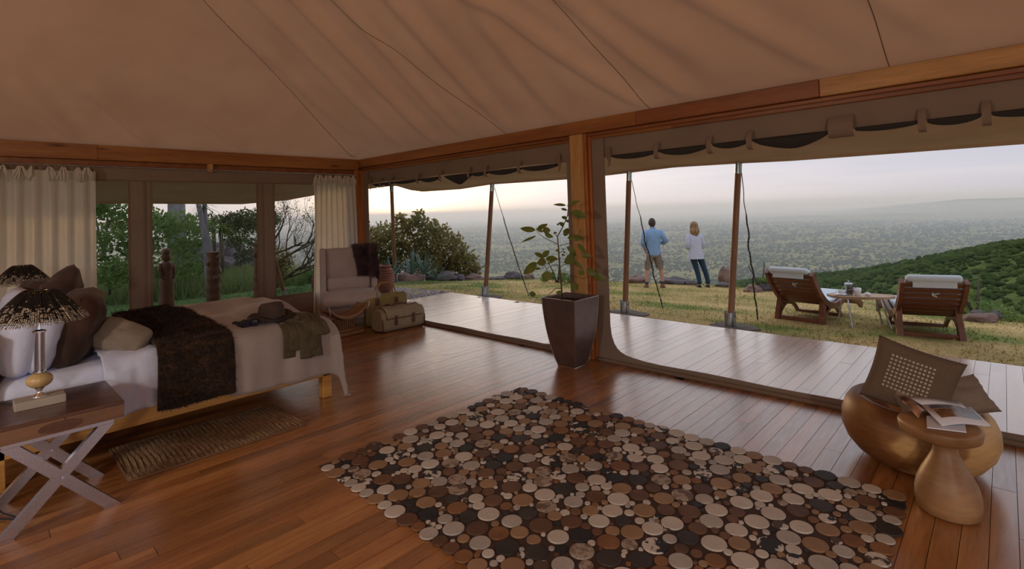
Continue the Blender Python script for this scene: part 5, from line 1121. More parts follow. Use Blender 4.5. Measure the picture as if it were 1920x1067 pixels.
nt.links.new(_ramp(nt, mth.outputs[0], [(.0, (.006, .005, .005)), (.80, (.007, .006, .006)), (.84, (.50, .43, .33)), (.88, (.42, .35, .27)), (.905, (.012, .010, .009)), (.95, (.012, .010, .009)), (.985, (.48, .41, .31))]), b.inputs['Base Color']); b.inputs['Roughness'].default_value = .3
M_brass = mat('brass', (.75, .50, .18), .25, metal=1); M_egg = mat('ostrich_egg', (.60, .42, .19), .3, c2=(.52, .35, .15), scale=6, bump=.15, bscale=80); M_chrome = mat('chrome', (.85, .85, .87), .06, metal=1)
M_lampbase = mat('lamp_plinth', (.44, .37, .29), .5, c2=(.40, .33, .26), scale=5)
m, nt, b = base_mat('acrylic'); b.inputs['Base Color'].default_value = (.97, .97, .98, 1); b.inputs['Transmission Weight'].default_value = 1; b.inputs['Roughness'].default_value = .02; b.inputs['IOR'].default_value = 1.45; M_acr = m
def lamp(loc, label, rz=0):
    o = thing('table_lamp', label, 'lamp', loc, rz=rz, group='porcupine quill table lamps')
    MB().rbox((0, 0, .025), (.145, .235, .05), .004, 2).build('base', M_lampbase, o)
    MB().lathe([(.035, .05), (.034, .056), (.016, .07), (.013, .085), (.02, .098), (.026, .104)], 24).build('foot', M_chrome, o, auto=50)
    prof = [(.052 * math.sin(PI * k / 14), .150 - .048 * math.cos(PI * k / 14)) for k in range(15)]
    MB().lathe([(max(.0005, r * 1.25), z) for r, z in prof], 28, cap=False).build('egg', M_egg, o, smooth=True)
    MB().lathe([(.02, .194), (.032, .198), (.032, .206), (.0, .206)], 24).build('collar', M_chrome, o, auto=50)
    for a in range(4): c = (.021 * math.cos(a * PI / 2 + .6), .021 * math.sin(a * PI / 2 + .6)); MB().lathe([(.0095, .206), (.0095, .445)], 12, c=c).build('column', M_acr, o, auto=40)
    MB().lathe([(.033, .445), (.033, .453), (.012, .46), (.008, .50)], 24).build('collar', M_chrome, o, auto=50)
    MB().tube([(0, 0, .50), (0, 0, .65)], .006, 8).build('harp', M_brass, o); MB().lathe([(.014, .53), (.016, .56), (.012, .585)], 16).build('socket', M_brass, o, auto=50)
    MB().ball((0, 0, .62), .028, 2, sc=(1, 1, 1.2)).build('bulb', mat('bulb_glass', (.75, .72, .65), .15), o, smooth=True)
    # shade: long quills from a small top ring to a wide lower ring
    mb = MB(); al = []; n = 132; rnd = random.Random(3)
    for k in range(n):
        a = 2 * PI * k / n + rnd.uniform(-.01, .01); r0, r1 = .075, .236 + rnd.uniform(-.006, .010); z0, z1 = .700 + rnd.uniform(-.006, .006), .512 + rnd.uniform(-.005, .003)
        pts = [];
        for i in range(7): t = i / 6; rr = r0 + (r1 - r0) * t; pts.append((rr * math.cos(a), rr * math.sin(a), z0 + (z1 - z0) * (t ** 1.12)))
        mb.tube(pts, [.0026, .0042, .0052, .0056, .0054, .0046, .0025], 5)
        for i in range(7): al += [i / 6 * .5] * 5
    me = mb.mesh('quills', True); at = me.attributes.new('along', 'FLOAT', 'POINT'); at.data.foreach_set('value', al); sh = link('quills', me, M_quill, o)
    for r, z, rad in ((.081, .693, .004), (.218, .530, .0022)):
        MB().tube([(r * math.cos(q), r * math.sin(q), z) for q in np.linspace(0, 2 * PI, 41)], rad, 6, caps=False).build('ring', M_blackr if r > .2 else M_brass, o, smooth=True)
    MB().lathe([(.074, .69), (.205, .535)], 40, cap=False).build('liner', mat('shade_liner', (.02, .014, .01), .7), o, smooth=True)
    return o
lamp((-4.37, .325, .626), 'porcupine quill lamp with egg base on the near nightstand')
lamp((-7.36, .42, .626), 'porcupine quill lamp on the far nightstand by the curtain')
cab = MB().tube([(-4.46, .25, .63), (-4.52, .2, .632), (-4.60, .14, .632), (-4.66, .11, .60), (-4.66, .11, .3), (-4.62, .12, .03), (-4.45, .16, .008), (-4.3, .22, .008), (-4.22, .27, .03), (-4.20, .28, .08), (-4.22, .26, .05), (-4.30, .2, .008), (-4.4, .13, .008), (-4.6, .02, .01)], .0045, 6).build('lamp_cord', M_blackr, None, smooth=True)
tag(cab, 'black lamp cord coiled under the near nightstand', 'cord')

# ------------------------------------------------------------------ curtains, rod
M_curt = mat('cream_curtain', (.92, .88, .82), .95, c2=(.89, .84, .77), scale=4, bump=.2, bscale=150, trans=.5)
M_cord = mat('brown_cord', (.28, .15, .05), .8)
rod = thing('curtain_rod', 'thin steel curtain cable under the back beam', 'curtain rod', (-8.40, 2.4, 2.47))
MB().tube([(0, -6, 0), (0, 2.45, .0)], .008, 8).build('cable', M_steel, rod); MB().tube([(-.05, .1, 0), (.0, .1, 0)], .014, 8).build('bracket', M_steel, rod)
def curtain(label, y0, y1, zt, zb, nf, amp, seed, flare0=0, flare1=0, bulge=0, ties=8, rings=14):
    o = thing('curtain', label, 'curtain', (-8.36, y0, zb), group='cream tie top curtains'); rnd = random.Random(seed); ny, nz = nf * 12 + 1, 22; P = []
    ph = [rnd.uniform(-.7, .7) for _ in range(nf + 2)]; am = [rnd.uniform(.6, 1.25) for _ in range(nf + 2)]
    for k in range(nz):
        t = k / (nz - 1); row = []; z = zt + (zb - zt) * t
        for i in range(ny):
            s = i / (ny - 1); f = s * nf; q = int(f); fr = f - q; sm = fr * fr * (3 - 2 * fr); A = am[q] + (am[q + 1] - am[q]) * sm; p = ph[q] + (ph[q + 1] - ph[q]) * sm
            y = y0 + flare0 * t ** 1.5 + (y1 + flare1 * t ** 1.5 - y0 - flare0 * t ** 1.5) * s; a = 2 * PI * f + p * (.3 + t * .8)
            x = amp * A * (.45 + .55 * min(1, t * 4)) * (math.sin(a) + .28 * math.sin(2 * a + 1)) + .01 * math.sin(t * 5 + f)
            x += bulge * math.sin(PI * min(1, t * 1.1)) * math.exp(-((s - .15) / .25) ** 2)
            row.append((x, y - y0 + .012 * math.cos(a) * A, z - zb))
        P.append(row)
    MB().grid(P).build('panel', M_curt, o, smooth=True)
    H = zt - zb
    for k in range(ties):
        y = (y1 - y0) * (k + .5 + rnd.uniform(-.2, .2)) / ties
        for w in range(5):
            a = rnd.uniform(-1, 1); pts = [(.01, y, H + .045), (.04 + .02 * rnd.random(), y + .025 * a, H + .03 * rnd.random() + .015), (.06, y + .055 * a, H - .03), (.055, y + .06 * a + rnd.uniform(-.03, .03), H - .08 - .07 * rnd.random())]
            MB().tube(pts, .0085, 5, flat=.5).build('tie', M_curt, o, smooth=True)
        lp = [(.02, y + .03 * math.cos(q) * math.sin(q * .5), H + .0 + .03 * math.sin(q)) for q in np.linspace(0, 2 * PI, 9)]; MB().tube(lp, .005, 5, caps=False).build('tie', M_curt, o, smooth=True)
    for k in range(rings):
        y = (y1 - y0) * (k + .5 + rnd.uniform(-.3, .3)) / rings
        MB().tube([(-.04 + .012 * math.cos(q), y, H + .045 + .03 * math.sin(q)) for q in np.linspace(0, 2 * PI, 11)], .004, 5, caps=False).build('ring', M_cord, o)
    return o
curtain('wide cream curtain drawn behind the bed head', -.35, 1.15, 2.40, .03, 10, .06, 2, bulge=.0, ties=12, rings=20)
curtain('narrow cream curtain hanging behind the armchair', 4.02, 4.78, 2.40, .05, 8, .038, 5, flare0=-.06, flare1=.08, ties=9, rings=9)
# ------------------------------------------------------------------ rugs
M_jute = mat('jute', (.40, .25, .125), .95, c2=(.24, .14, .065), scale=7, stretch=(1.5, 11, 1), bump=1, bscale=30, bstretch=(1.0, 5, 1), coords='World')
jr = thing('runner_rug', 'rough brown jute runner on the floor beside the bed', 'rug', (-4.665, 1.365, 0), rz=-.012)
P = []
for i in range(220):
    y = -.6 + 1.2 * i / 219; P.append([(x, y + .01 * math.sin(x * 9 + i), .011 + .005 * math.sin(y * 190 + 2 * mnoise.noise(Vector((x * 3, y * 6, 4)))) + .005 * mnoise.noise(Vector((x * 12, y * 12, 0)))) for x in np.linspace(-.36, .36, 30)])
MB().grid(P).build('pile', M_jute, jr, smooth=True)
edge = [(-.36, -.6), (.36, -.6), (.36, .6), (-.36, .6), (-.36, -.6)]; pts = []
for (a, b) in zip(edge[:-1], edge[1:]):
    for t in np.linspace(0, 1, 24)[:-1]: pts.append((a[0] + (b[0] - a[0]) * t, a[1] + (b[1] - a[1]) * t, .007 + .001 * math.sin(t * 90)))
MB().tube(pts + [pts[0]], .0085, 6, caps=False).build('binding', mat('jute_binding', (.20, .10, .045), .9, bump=.8, bscale=90), jr, smooth=True)
# hide rug: packed discs of cowhide
def hide(name, stops, sc=3.5):
    m, nt, b = base_mat(name); tc = nt.nodes.new('ShaderNodeNewGeometry'); oi = nt.nodes.new('ShaderNodeObjectInfo'); ad = nt.nodes.new('ShaderNodeVectorMath'); ad.operation = 'ADD'
    cmb = nt.nodes.new('ShaderNodeCombineXYZ'); mu = nt.nodes.new('ShaderNodeMath'); mu.operation = 'MULTIPLY'; nt.links.new(oi.outputs['Random'], mu.inputs[0]); mu.inputs[1].default_value = 40; nt.links.new(mu.outputs[0], cmb.inputs[2])
    nt.links.new(tc.outputs['Position'], ad.inputs[0]); nt.links.new(cmb.outputs[0], ad.inputs[1]); n = _noise(nt, sc, 3, ad.outputs[0], rough=.6); n2 = _noise(nt, 60, 2, ad.outputs[0], (1, 5, 1))
    c = _ramp(nt, n.outputs[0], stops); c = _mix(nt, .5, c, _ramp(nt, n2.outputs[0], [(.3, (.75, .75, .75)), (.7, (1.15, 1.15, 1.15))]), 'MULTIPLY'); nt.links.new(c, b.inputs['Base Color']); b.inputs['Roughness'].default_value = .6; b.inputs['Specular IOR Level'].default_value = .25
    return m
W_, K_, T_, B_, D_ = (.62, .55, .47), (.022, .018, .018), (.33, .20, .11), (.20, .09, .035), (.075, .038, .022)
HIDES = [hide('hide_cream', [(.3, (.50, .42, .34)), (.7, W_)]), hide('hide_grey', [(.3, (.36, .31, .27)), (.7, (.50, .44, .38))]), hide('hide_tan', [(.3, (.26, .145, .07)), (.7, (.36, .215, .115))]), hide('hide_rust', [(.3, (.17, .065, .022)), (.7, (.28, .13, .05))]),
         hide('hide_brown', [(.3, (.085, .036, .018)), (.7, (.18, .085, .042))]), hide('hide_dark', [(.3, (.025, .018, .015)), (.7, (.06, .042, .034))]), hide('hide_black', [(.3, (.012, .011, .012)), (.7, (.03, .026, .026))]),
         hide('hide_pied', [(.44, W_), (.49, (.55, .48, .40)), (.51, K_), (.6, K_)], 13), hide('hide_patched', [(.44, (.09, .05, .03)), (.51, (.06, .035, .025)), (.54, (.58, .5, .42)), (.7, W_)], 10), hide('hide_brindle', [(.40, (.22, .15, .10)), (.5, (.42, .33, .25)), (.6, (.15, .09, .06))], 11)]
HW = [.19, .15, .15, .09, .16, .07, .04, .06, .04, .06]
rug = thing('hide_rug', 'large rug pieced from round cowhide patches', 'rug', (-2.0, 2.70, 0))
RX0, RX1, RY0, RY1 = -1.49, 1.49, -.98, 1.02
rng = np.random.default_rng(12); discs = []; cell = .16; gridd = {}
def fits(x, y, r, slack=.0):
    ci, cj = int(x // cell), int(y // cell)
    for a in range(ci - 1, ci + 2):
        for b in range(cj - 1, cj + 2):
            for (X, Y, Rr) in gridd.get((a, b), ()):
                if (X - x) ** 2 + (Y - y) ** 2 < (Rr + r - slack) ** 2: return False
    return True
def put(x, y, r): discs.append((x, y, r)); gridd.setdefault((int(x // cell), int(y // cell)), []).append((x, y, r))
def edge_row(p0, p1):
    d = math.hypot(p1[0] - p0[0], p1[1] - p0[1]); t = 0
    while t < d:
        r = rng.uniform(.040, .064); x = p0[0] + (p1[0] - p0[0]) * (t + r) / d; y = p0[1] + (p1[1] - p0[1]) * (t + r) / d
        if fits(x, y, r, .0045): put(x, y, r)
        t += 2 * r + .001
edge_row((RX0, RY0), (RX1, RY0)); edge_row((RX0, RY1), (RX1, RY1)); edge_row((RX0, RY0), (RX0, RY1)); edge_row((RX1, RY0), (RX1, RY1))
for r0, r1, tries in ((.057, .066, 2600), (.047, .057, 5000), (.037, .047, 7000), (.028, .036, 9000), (.020, .026, 8000), (.013, .018, 5000)):
    for _ in range(tries):
        r = rng.uniform(r0, r1); x = rng.uniform(RX0, RX1); y = rng.uniform(RY0, RY1)
        if fits(x, y, r, .0047): put(x, y, r)
def unit_disc(mi, seg=20):
    mb = MB(); mb.lathe([(1.0, 0), (1.0, .55), (.955, 1.0), (.0001, 1.02)], seg); me = mb.mesh('patch'); me.materials.append(HIDES[mi]); me.polygons.foreach_set('use_smooth', [True] * len(me.polygons)); me.set_sharp_from_angle(angle=R(50)); return me
UD = [unit_disc(k) for k in range(len(HIDES))]
cx_, cy_ = 2.0, -2.70     # nearer patches show larger
discs.sort(key=lambda d: -(d[2] / math.hypot(d[0] - cx_, d[1] - cy_)) if abs(math.atan2(-(d[0] - 2.0), d[1] + 2.70) - .62) < .52 and (d[0] - cx_) * -.687 + (d[1] - cy_) * .727 > 2.45 else 0)
rest = MB(); pr_ = random.Random(5)
for k, (x, y, r) in enumerate(discs):
    mi = pr_.choices(range(len(HIDES)), HW)[0]; h = .007 + .002 * pr_.random()
    if k < 300:
        o = bpy.data.objects.new('patch', UD[mi]); COL.objects.link(o); o.parent = rug; o.location = (x, y, .004); o.scale = (r - .0012, r - .0012, h)
    else:
        rest.cur = mi; rest.lathe([(r - .0012, .004), (r - .0012, .004 + h * .6), ((r - .0012) * .95, .004 + h), (.0005, .004 + h)], 14, c=(x, y))
o = rest.build('patch_rest', HIDES, rug); o['kind'] = 'stuff'
# felt backing just inside the outer ring of patches
MB().box((RX0 - .03, RY0 - .03, .001), (RX1 + .03, RY1 + .03, .0045)).build('backing', mat('rug_backing', (.055, .028, .02), .95), rug)

# ------------------------------------------------------------------ armchair and its throw
M_uph = mat('taupe_upholstery', (.46, .37, .335), .92, c2=(.41, .33, .30), scale=5, bump=.35, bscale=180, sheen=.3)
ch = thing('armchair', 'taupe wing armchair standing in the corner by the curtain', 'armchair', (-7.76, 4.32, 0), rz=-.42)
def soft(name, c, d, r, parent, m, puff=0, seed=0, sub=4):
    mb = MB(); mb.rbox(c, d, r, 4); me = mb.mesh(name); bm = bmesh.new(); bm.from_mesh(me); bmesh.ops.subdivide_edges(bm, edges=bm.edges[:], cuts=3, use_grid_fill=True)
    for v in bm.verts:
        q = v.co - Vector(c); u = Vector((q.x / d[0], q.y / d[1], q.z / d[2])) * 2
        if puff:
            k = puff * (1 - min(1, abs(u.x)) ** 2) * (1 - min(1, abs(u.y)) ** 2); v.co.z += k * (1 if u.z > 0 else -.2)
            v.co.x += .5 * puff * (1 - min(1, abs(u.z)) ** 2) * (1 - min(1, abs(u.y)) ** 2) * (1 if u.x > .8 else 0)
        v.co += v.co.normalized() * .006 * mnoise.noise(v.co * 5 + Vector((seed, 0, 0)))
    bm.to_mesh(me); bm.free(); me.polygons.foreach_set('use_smooth', [True] * len(me.polygons)); return link(name, me, m, parent)
soft('base', (.0, 0, .235), (.76, .86, .20), .03, ch, M_uph, 0, 1)
soft('seat_cushion', (.05, 0, .43), (.80, .88, .19), .07, ch, M_uph, .05, 2)
soft('backrest', (-.335, 0, .78), (.16, .76, .86), .05, ch, M_uph, 0, 3)
soft('lumbar_cushion', (-.215, 0, .63), (.13, .70, .22), .055, ch, M_uph, .01, 4)
for s in (-1, 1):
    prof = [(-.06, .34), (-.09, .60), (-.12, .90), (-.15, 1.17), (-.19, 1.215), (-.40, 1.215), (-.42, .16), (-.06, .16)]
    mb = MB(); M_ = Matrix(((1, 0, 0, 0), (0, 0, 1, 0), (0, 1, 0, 0), (0, 0, 0, 1))); mb.prism(prof, s * .355 if s > 0 else -.445, s * .445 if s > 0 else -.355, M_); w = mb.build('wing', M_uph, ch)
    md = w.modifiers.new('round', 'BEVEL'); md.width = .03; md.segments = 4; md.limit_method = 'ANGLE'
    for x in (-.33, .32): MB().tube([(x, s * .36, .14), (x, s * .37, 0)], [.028, .018], 8).build('leg', mat('dark_leg', (.03, .017, .012), .4), ch, auto=40)
M_purple = mat('plum_fur', (.060, .030, .034), .9, c2=(.10, .055, .06), scale=6, sheen=.5); M_purple_h = mat('plum_fur_hair', (.05, .024, .028), .7, c2=(.15, .085, .085), scale=9, coords='World')
P = []
for j in range(30):
    t = j / 29; y = .08 + .385 * t; row = []
    for i in range(34):
        s = i / 33 * (1.15 + .05 * math.sin(t * 7)); 
        tl = .22 + .13 * min(1, max(0, (t - .58) / .14))
        if s < .26: x, z = -.455, 1.235 - (.26 - s)
        elif s < .26 + tl: x, z = -.455 + (s - .26), 1.240
        else: q = s - .26 - tl; x, z = -.455 + tl + .012 + .05 * q + .02 * math.sin(q * 6), 1.235 - q
        yy = y + (.10 * (s - .5) * (1 - t) if s > .5 else 0)
        row.append((x, yy + .012 * math.sin(s * 9 + t * 5), z))
    P.append(row)
th = MB().grid(P).build('fur_throw', M_purple, None, smooth=True, loc=ch.location, rot=(0, 0, -.42)); tag(th, 'plum brown fur throw hung over the armchair back', 'throw'); md = th.modifiers.new('t', 'SOLIDIFY'); md.thickness = .014
fur_hair(P, 15000, .05, M_purple_h, th, 8, 'pile', (.35, .05, -1.0), .35)

# ------------------------------------------------------------------ carved stool in front of the chair
M_stool = wood('stool_wood', (.20, .10, .04), (.30, .16, .07), (.38, .22, .10), 'Y', rough=.5, coords='Object')
st = thing('carved_stool', 'curved African style carved wooden stool before the armchair', 'stool', (-7.12, 3.86, 0), rz=.06)
P = []
for i in range(25):
    t = -1 + 2 * i / 24; y = t * .31; zt = .285 + .135 * abs(t) ** 2.3; th_ = .055 - .02 * abs(t); row = [(-.14, y, zt - th_), (-.15, y, zt - th_ * .5), (-.14, y, zt), (0, y, zt - .008), (.14, y, zt), (.15, y, zt - th_ * .5), (.14, y, zt - th_)]; P.append(row)
mb = MB(); mb.grid(P, closed_u=True); mb.add(P[0], [tuple(range(7))]); mb.add(P[-1], [tuple(range(6, -1, -1))]); mb.build('seat', M_stool, st, auto=45)
for k in range(-3, 4): MB().rbox((0, k * .036, .165), (.16, .026, .15), .008, 2).build('flute', M_stool, st)
MB().rbox((0, 0, .165), (.13, .25, .15), .01, 2).build('pedestal', M_stool, st); MB().rbox((0, 0, .075), (.24, .42, .04), .01, 2).build('plinth', M_stool, st); MB().rbox((0, 0, .028), (.28, .50, .055), .012, 2).build('base', M_stool, st)
for s in (-1, 1):
    MB().tube([(.13, s * .30, .34), (.15, s * .325, .40), (.15, s * .335, .46)], [.012, .012, .006], 6).build('horn', mat('bone', (.55, .48, .42), .5), st, smooth=True)
    for k in range(6): MB().cbox((.142, s * (.03 + k * .035), .03), (.006, .02, .03)).build('notch', M_post, st)

# ------------------------------------------------------------------ travel bags
M_khaki = mat('khaki_canvas', (.36, .30, .19), .85, c2=(.30, .25, .155), scale=6, bump=.4, bscale=150); M_khaki2 = mat('olive_canvas', (.30, .225, .085), .85, c2=(.24, .18, .065), scale=6, bump=.4, bscale=150); M_leather = mat('brown_leather', (.13, .045, .022), .5, c2=(.09, .03, .016), scale=10)
def bag_body(L, Dp, H, name, parent, m, seed, top_in=.35):
    P = []; n = 26
    for i in range(n + 1):
        t = -1 + 2 * i / n; y = t * L / 2; e = (1 - abs(t) ** 8 * .12); row = []
        for k in range(28):
            a = 2 * PI * k / 28; c, s = math.cos(a), math.sin(a); pw = .55
            xx = math.copysign(abs(c) ** pw, c) * Dp / 2 * e; zz = H / 2 + math.copysign(abs(s) ** pw, s) * H / 2 * e
            if zz > H * .5: xx *= 1 - top_in * ((zz / H - .5) * 2) ** 2
            zz += .012 * mnoise.noise(Vector((y * 9, a * 1.5, seed))) * (zz > H * .3); xx += .014 * mnoise.noise(Vector((y * 8, a * 2, seed + 5)))
            row.append((xx, y, max(0, zz)))
        P.append(row)
    mb = MB(); mb.grid(P, closed_u=True); mb.add(P[0], [tuple(range(28))]); mb.add(P[-1], [tuple(range(27, -1, -1))]); return mb.build(name, m, parent, auto=50)
b1 = thing('duffel_bag', 'khaki duffel bag with brown leather straps in front', 'bag', (-6.80, 4.58, 0), rz=-.05, group='canvas travel bags')
bag_body(.74, .36, .345, 'body', b1, M_khaki, 1)
P = []
for i in range(21):
    y = -.30 + .60 * i / 20; P.append([(.185 * math.cos(a) - .0 + .004 * math.sin(y * 40), y, .21 + .15 * math.sin(a)) for a in np.linspace(.0, 1.7, 8)])
MB().grid(P).build('flap', M_khaki, b1, smooth=True)
MB().tube([(.19, -.30, .205), (.193, 0, .20), (.19, .30, .205)], .006, 6).build('trim', M_leather, b1); 
for s in (-1, 1):
    MB().tube([(.175 * math.cos(a), s * .30, .19 + .165 * math.sin(a)) for a in np.linspace(0, 1.8, 9)], .009, 6).build('trim', M_leather, b1, smooth=True)
    MB().tube([(.165, s * .36, .02), (.17, s * .362, .17), (.10, s * .36, .30), (-.1, s * .36, .3)], .008, 6).build('piping', M_leather, b1, smooth=True)
    MB().rbox((.196, s * .15, .215), (.018, .035, .055), .005, 2).build('buckle', M_leather, b1); MB().rbox((.19, s * .15, .14), (.014, .05, .085), .006, 2).build('strap', M_leather, b1)
MB().tube([(.02, -.14, .345), (.04, -.10, .385), (.05, 0, .395), (.04, .10, .385), (.02, .14, .345)], [.011, .013, .016, .013, .011], 8).build('handle', M_leather, b1, smooth=True)
MB().rbox((-.02, .20, .352), (.16, .14, .02), .008, 2).build('name_flap', M_leather, b1)
b2 = thing('holdall_bag', 'olive holdall with two tall rope handles behind the duffel', 'bag', (-7.22, 4.62, 0), rz=-.30, group='canvas travel bags')
bag_body(.66, .22, .50, 'body', b2, M_khaki2, 4, .5)
for x in (.10, -.10):
    MB().tube([(x * 1.02, -.15, .33), (x * .9, -.15, .50), (x * .5, -.13, .60), (x * .3, -.06, .665), (x * .3, .06, .665), (x * .5, .13, .60), (x * .9, .15, .50), (x * 1.02, .15, .33)], .011, 8).build('handle', mat('rope_handle', (.34, .20, .07), .7, bump=.5, bscale=120), b2, smooth=True)
    for s in (-1, 1): MB().rbox((x * 1.10, s * .15, .385), (.014, .06, .10), .006, 2).build('handle_tab', M_leather, b2)
MB().tube([(.112, .0, .31), (.122, .0, .31)], .05, 16, flat=.6).build('badge', M_leather, b2)
for s in (-1, 1): MB().tube([(.05, s * .325, .02), (.06, s * .33, .25), (.045, s * .32, .44), (.0, s * .29, .495)], .009, 6).build('piping', M_leather, b2, smooth=True)

# ------------------------------------------------------------------ planter with young tree
M_bronze = mat('bronze_planter', (.22, .165, .145), .34, c2=(.18, .13, .115), scale=7, metal=.7, bump=.1, bscale=20); M_rim = mat('planter_rim', (.42, .38, .37), .25, metal=.9); M_soil = mat('soil', (.03, .02, .014), .95, bump=1, bscale=40)
pl = thing('planter', 'tall tapering bronze planter standing beside the wooden post', 'planter', (-3.565, 4.66, 0))
def sq(hw, z, n=1): return [(-hw, -hw, z), (hw, -hw, z), (hw, hw, z), (-hw, hw, z)]
prof = [(.110, 0), (.135, .08), (.158, .18), (.180, .30), (.198, .42), (.211, .54), (.220, .65), (.225, .755)]
mb = MB(); mb.grid([sq(h, z) for h, z in prof], closed_u=True); mb.add(sq(.11, 0), [(3, 2, 1, 0)]); mb.grid([sq(.225, .755), sq(.200, .755), sq(.196, .70)], closed_u=True); mb.build('body', M_bronze, pl, auto=25)
MB().add(sq(.197, .705), [(0, 1, 2, 3)]).build('soil', M_soil, pl)
for a, b in zip(sq(.226, .757), sq(.226, .757)[1:] + sq(.226, .757)[:1]): MB().tube([a, b], .006, 6).build('rim', M_rim, pl)
for k in range(4):
    c = [(-1, -1), (1, -1), (1, 1), (-1, 1)][k]; MB().tube([(c[0] * h, c[1] * h, z) for h, z in prof], .0035, 5).build('edge', M_rim, pl)
for a, b in zip(sq(.112, .004), sq(.112, .004)[1:] + sq(.112, .004)[:1]): MB().tube([a, b], .005, 6).build('foot_trim', M_rim, pl)
PL_LEAVES = [(-0.255,-0.256,1.511,-0.357,-0.400,1.553,0.051),
 (-0.252,-0.230,1.523,-0.139,-0.180,1.589,0.042),
 (-0.240,-0.267,1.448,-0.358,-0.386,1.398,0.023),
 (-0.245,-0.149,1.500,-0.194,-0.067,1.509,0.056),
 (-0.215,-0.146,1.461,-0.124,-0.106,1.434,0.040),
 (-0.213,-0.177,1.488,-0.261,-0.247,1.537,0.028),
 (-0.099,-0.134,1.474,-0.043,-0.140,1.477,0.020),
 (-0.016,-0.063,1.496,0.007,0.009,1.467,0.071),
 (-0.024,0.016,1.415,0.117,0.160,1.415,0.056),
 (-0.023,0.014,1.777,-0.117,-0.099,1.801,0.023),
 (0.020,-0.022,1.777,0.126,0.074,1.836,0.028),
 (-0.065,-0.029,1.740,-0.029,0.044,1.728,0.020),
 (0.071,-0.030,1.699,0.264,0.011,1.662,0.056),
 (0.123,-0.028,1.647,0.243,0.030,1.649,0.023),
 (-0.038,-0.039,1.630,0.013,-0.040,1.662,0.042),
 (-0.057,-0.058,1.593,-0.013,-0.076,1.542,0.051),
 (-0.042,0.018,1.609,-0.023,0.078,1.591,0.023),
 (-0.093,-0.076,1.561,-0.058,-0.074,1.576,0.017),
 (-0.247,-0.152,1.195,-0.327,-0.211,1.262,0.042),
 (-0.247,-0.156,1.195,-0.213,-0.082,1.282,0.051),
 (-0.199,-0.169,1.179,-0.079,-0.082,1.189,0.056),
 (-0.197,-0.154,1.152,-0.276,-0.230,1.143,0.078),
 (-0.249,-0.261,1.153,-0.351,-0.379,1.045,0.085),
 (-0.312,-0.222,1.069,-0.228,-0.210,1.081,0.023),
 (-0.150,-0.194,1.056,-0.181,-0.204,0.940,0.085),
 (-0.110,-0.128,1.160,-0.177,-0.178,1.136,0.020),
 (-0.105,-0.097,1.279,-0.060,-0.081,1.273,0.025),
 (-0.080,-0.003,1.279,-0.046,-0.015,1.290,0.017),
 (-0.036,-0.051,1.258,0.002,-0.058,1.260,0.017),
 (-0.067,-0.044,1.225,-0.021,-0.036,1.226,0.017),
 (-0.000,-0.031,1.318,0.069,0.053,1.234,0.042),
 (0.159,-0.041,1.358,0.261,-0.009,1.252,0.042),
 (0.102,-0.003,1.234,0.084,-0.116,1.217,0.042),
 (0.151,-0.082,1.210,0.093,-0.211,1.170,0.085),
 (0.156,0.018,1.221,0.279,0.071,1.215,0.034),
 (0.124,-0.078,1.159,0.240,-0.063,1.101,0.037),
 (0.240,-0.001,1.063,0.350,0.022,1.042,0.064),
 (0.298,0.021,1.015,0.431,0.087,0.966,0.056),
 (0.118,0.008,1.050,0.170,0.052,1.016,0.056),
 (0.074,-0.047,0.920,0.119,-0.006,0.849,0.064),
 (-0.055,-0.121,0.838,-0.039,-0.135,0.790,0.051),
 (-0.349,-0.231,0.822,-0.368,-0.212,0.757,0.056),
 (-0.147,-0.140,1.025,-0.145,-0.081,1.016,0.017)]
PL_STEMS = [[(-0.067,-0.056,0.732),(-0.071,-0.059,0.867),(-0.077,-0.064,0.995),(-0.083,-0.069,1.149),(-0.085,-0.070,1.291),(-0.091,-0.075,1.432),(-0.043,-0.037,1.534),(0.001,-0.004,1.648),(0.013,0.006,1.744),(0.009,0.003,1.779)],
 [(-0.093,-0.077,1.345),(-0.157,-0.129,1.390),(-0.215,-0.177,1.430),(-0.256,-0.211,1.477),(-0.277,-0.230,1.510)],
 [(-0.079,-0.065,1.323),(-0.038,-0.033,1.338),(0.055,-0.017,1.360),(0.014,0.007,1.397),(-0.005,-0.008,1.417)],
 [(-0.084,-0.070,0.931),(-0.129,-0.105,0.945),(-0.167,-0.137,0.997),(-0.195,-0.160,1.069),(-0.214,-0.176,1.115),(-0.227,-0.187,1.179)],
 [(-0.089,-0.074,1.111),(-0.124,-0.102,1.118),(-0.165,-0.135,1.094),(-0.195,-0.160,1.082)],
 [(-0.075,-0.062,1.091),(-0.044,-0.038,1.116),(0.059,-0.014,1.138),(0.129,0.010,1.189),(0.180,0.020,1.259)],
 [(-0.067,-0.056,1.001),(-0.026,-0.024,1.013),(0.070,-0.006,0.991),(0.164,0.035,0.961),(0.249,0.069,1.000)],
 [(-0.063,-0.053,0.892),(-0.019,-0.019,0.906),(0.071,-0.042,0.920)],
 [(-0.076,-0.063,0.854),(-0.121,-0.099,0.855),(-0.172,-0.141,0.792),(-0.213,-0.175,0.742),(-0.272,-0.226,0.725),(-0.310,-0.259,0.771)],
 [(-0.091,-0.075,1.432),(-0.105,-0.087,1.452),(-0.125,-0.103,1.472)],
 [(-0.086,-0.071,1.239),(-0.050,-0.043,1.270),(-0.045,-0.039,1.257)],
 [(-0.043,-0.037,1.527),(-0.052,-0.045,1.566),(-0.062,-0.052,1.592)],
 [(0.006,0.001,1.661),(0.022,0.013,1.686),(0.077,-0.038,1.699)]]
tr_ = thing('young_tree', 'slender young tree with broad green leaves growing in the planter', 'plant', (-3.565, 4.66, .70))
M_stem = mat('young_stem', (.10, .055, .035), .7); M_pleaf = mat('broad_leaf', (.12, .15, .03), .45, c2=(.17, .20, .045), scale=9, trans=.35)
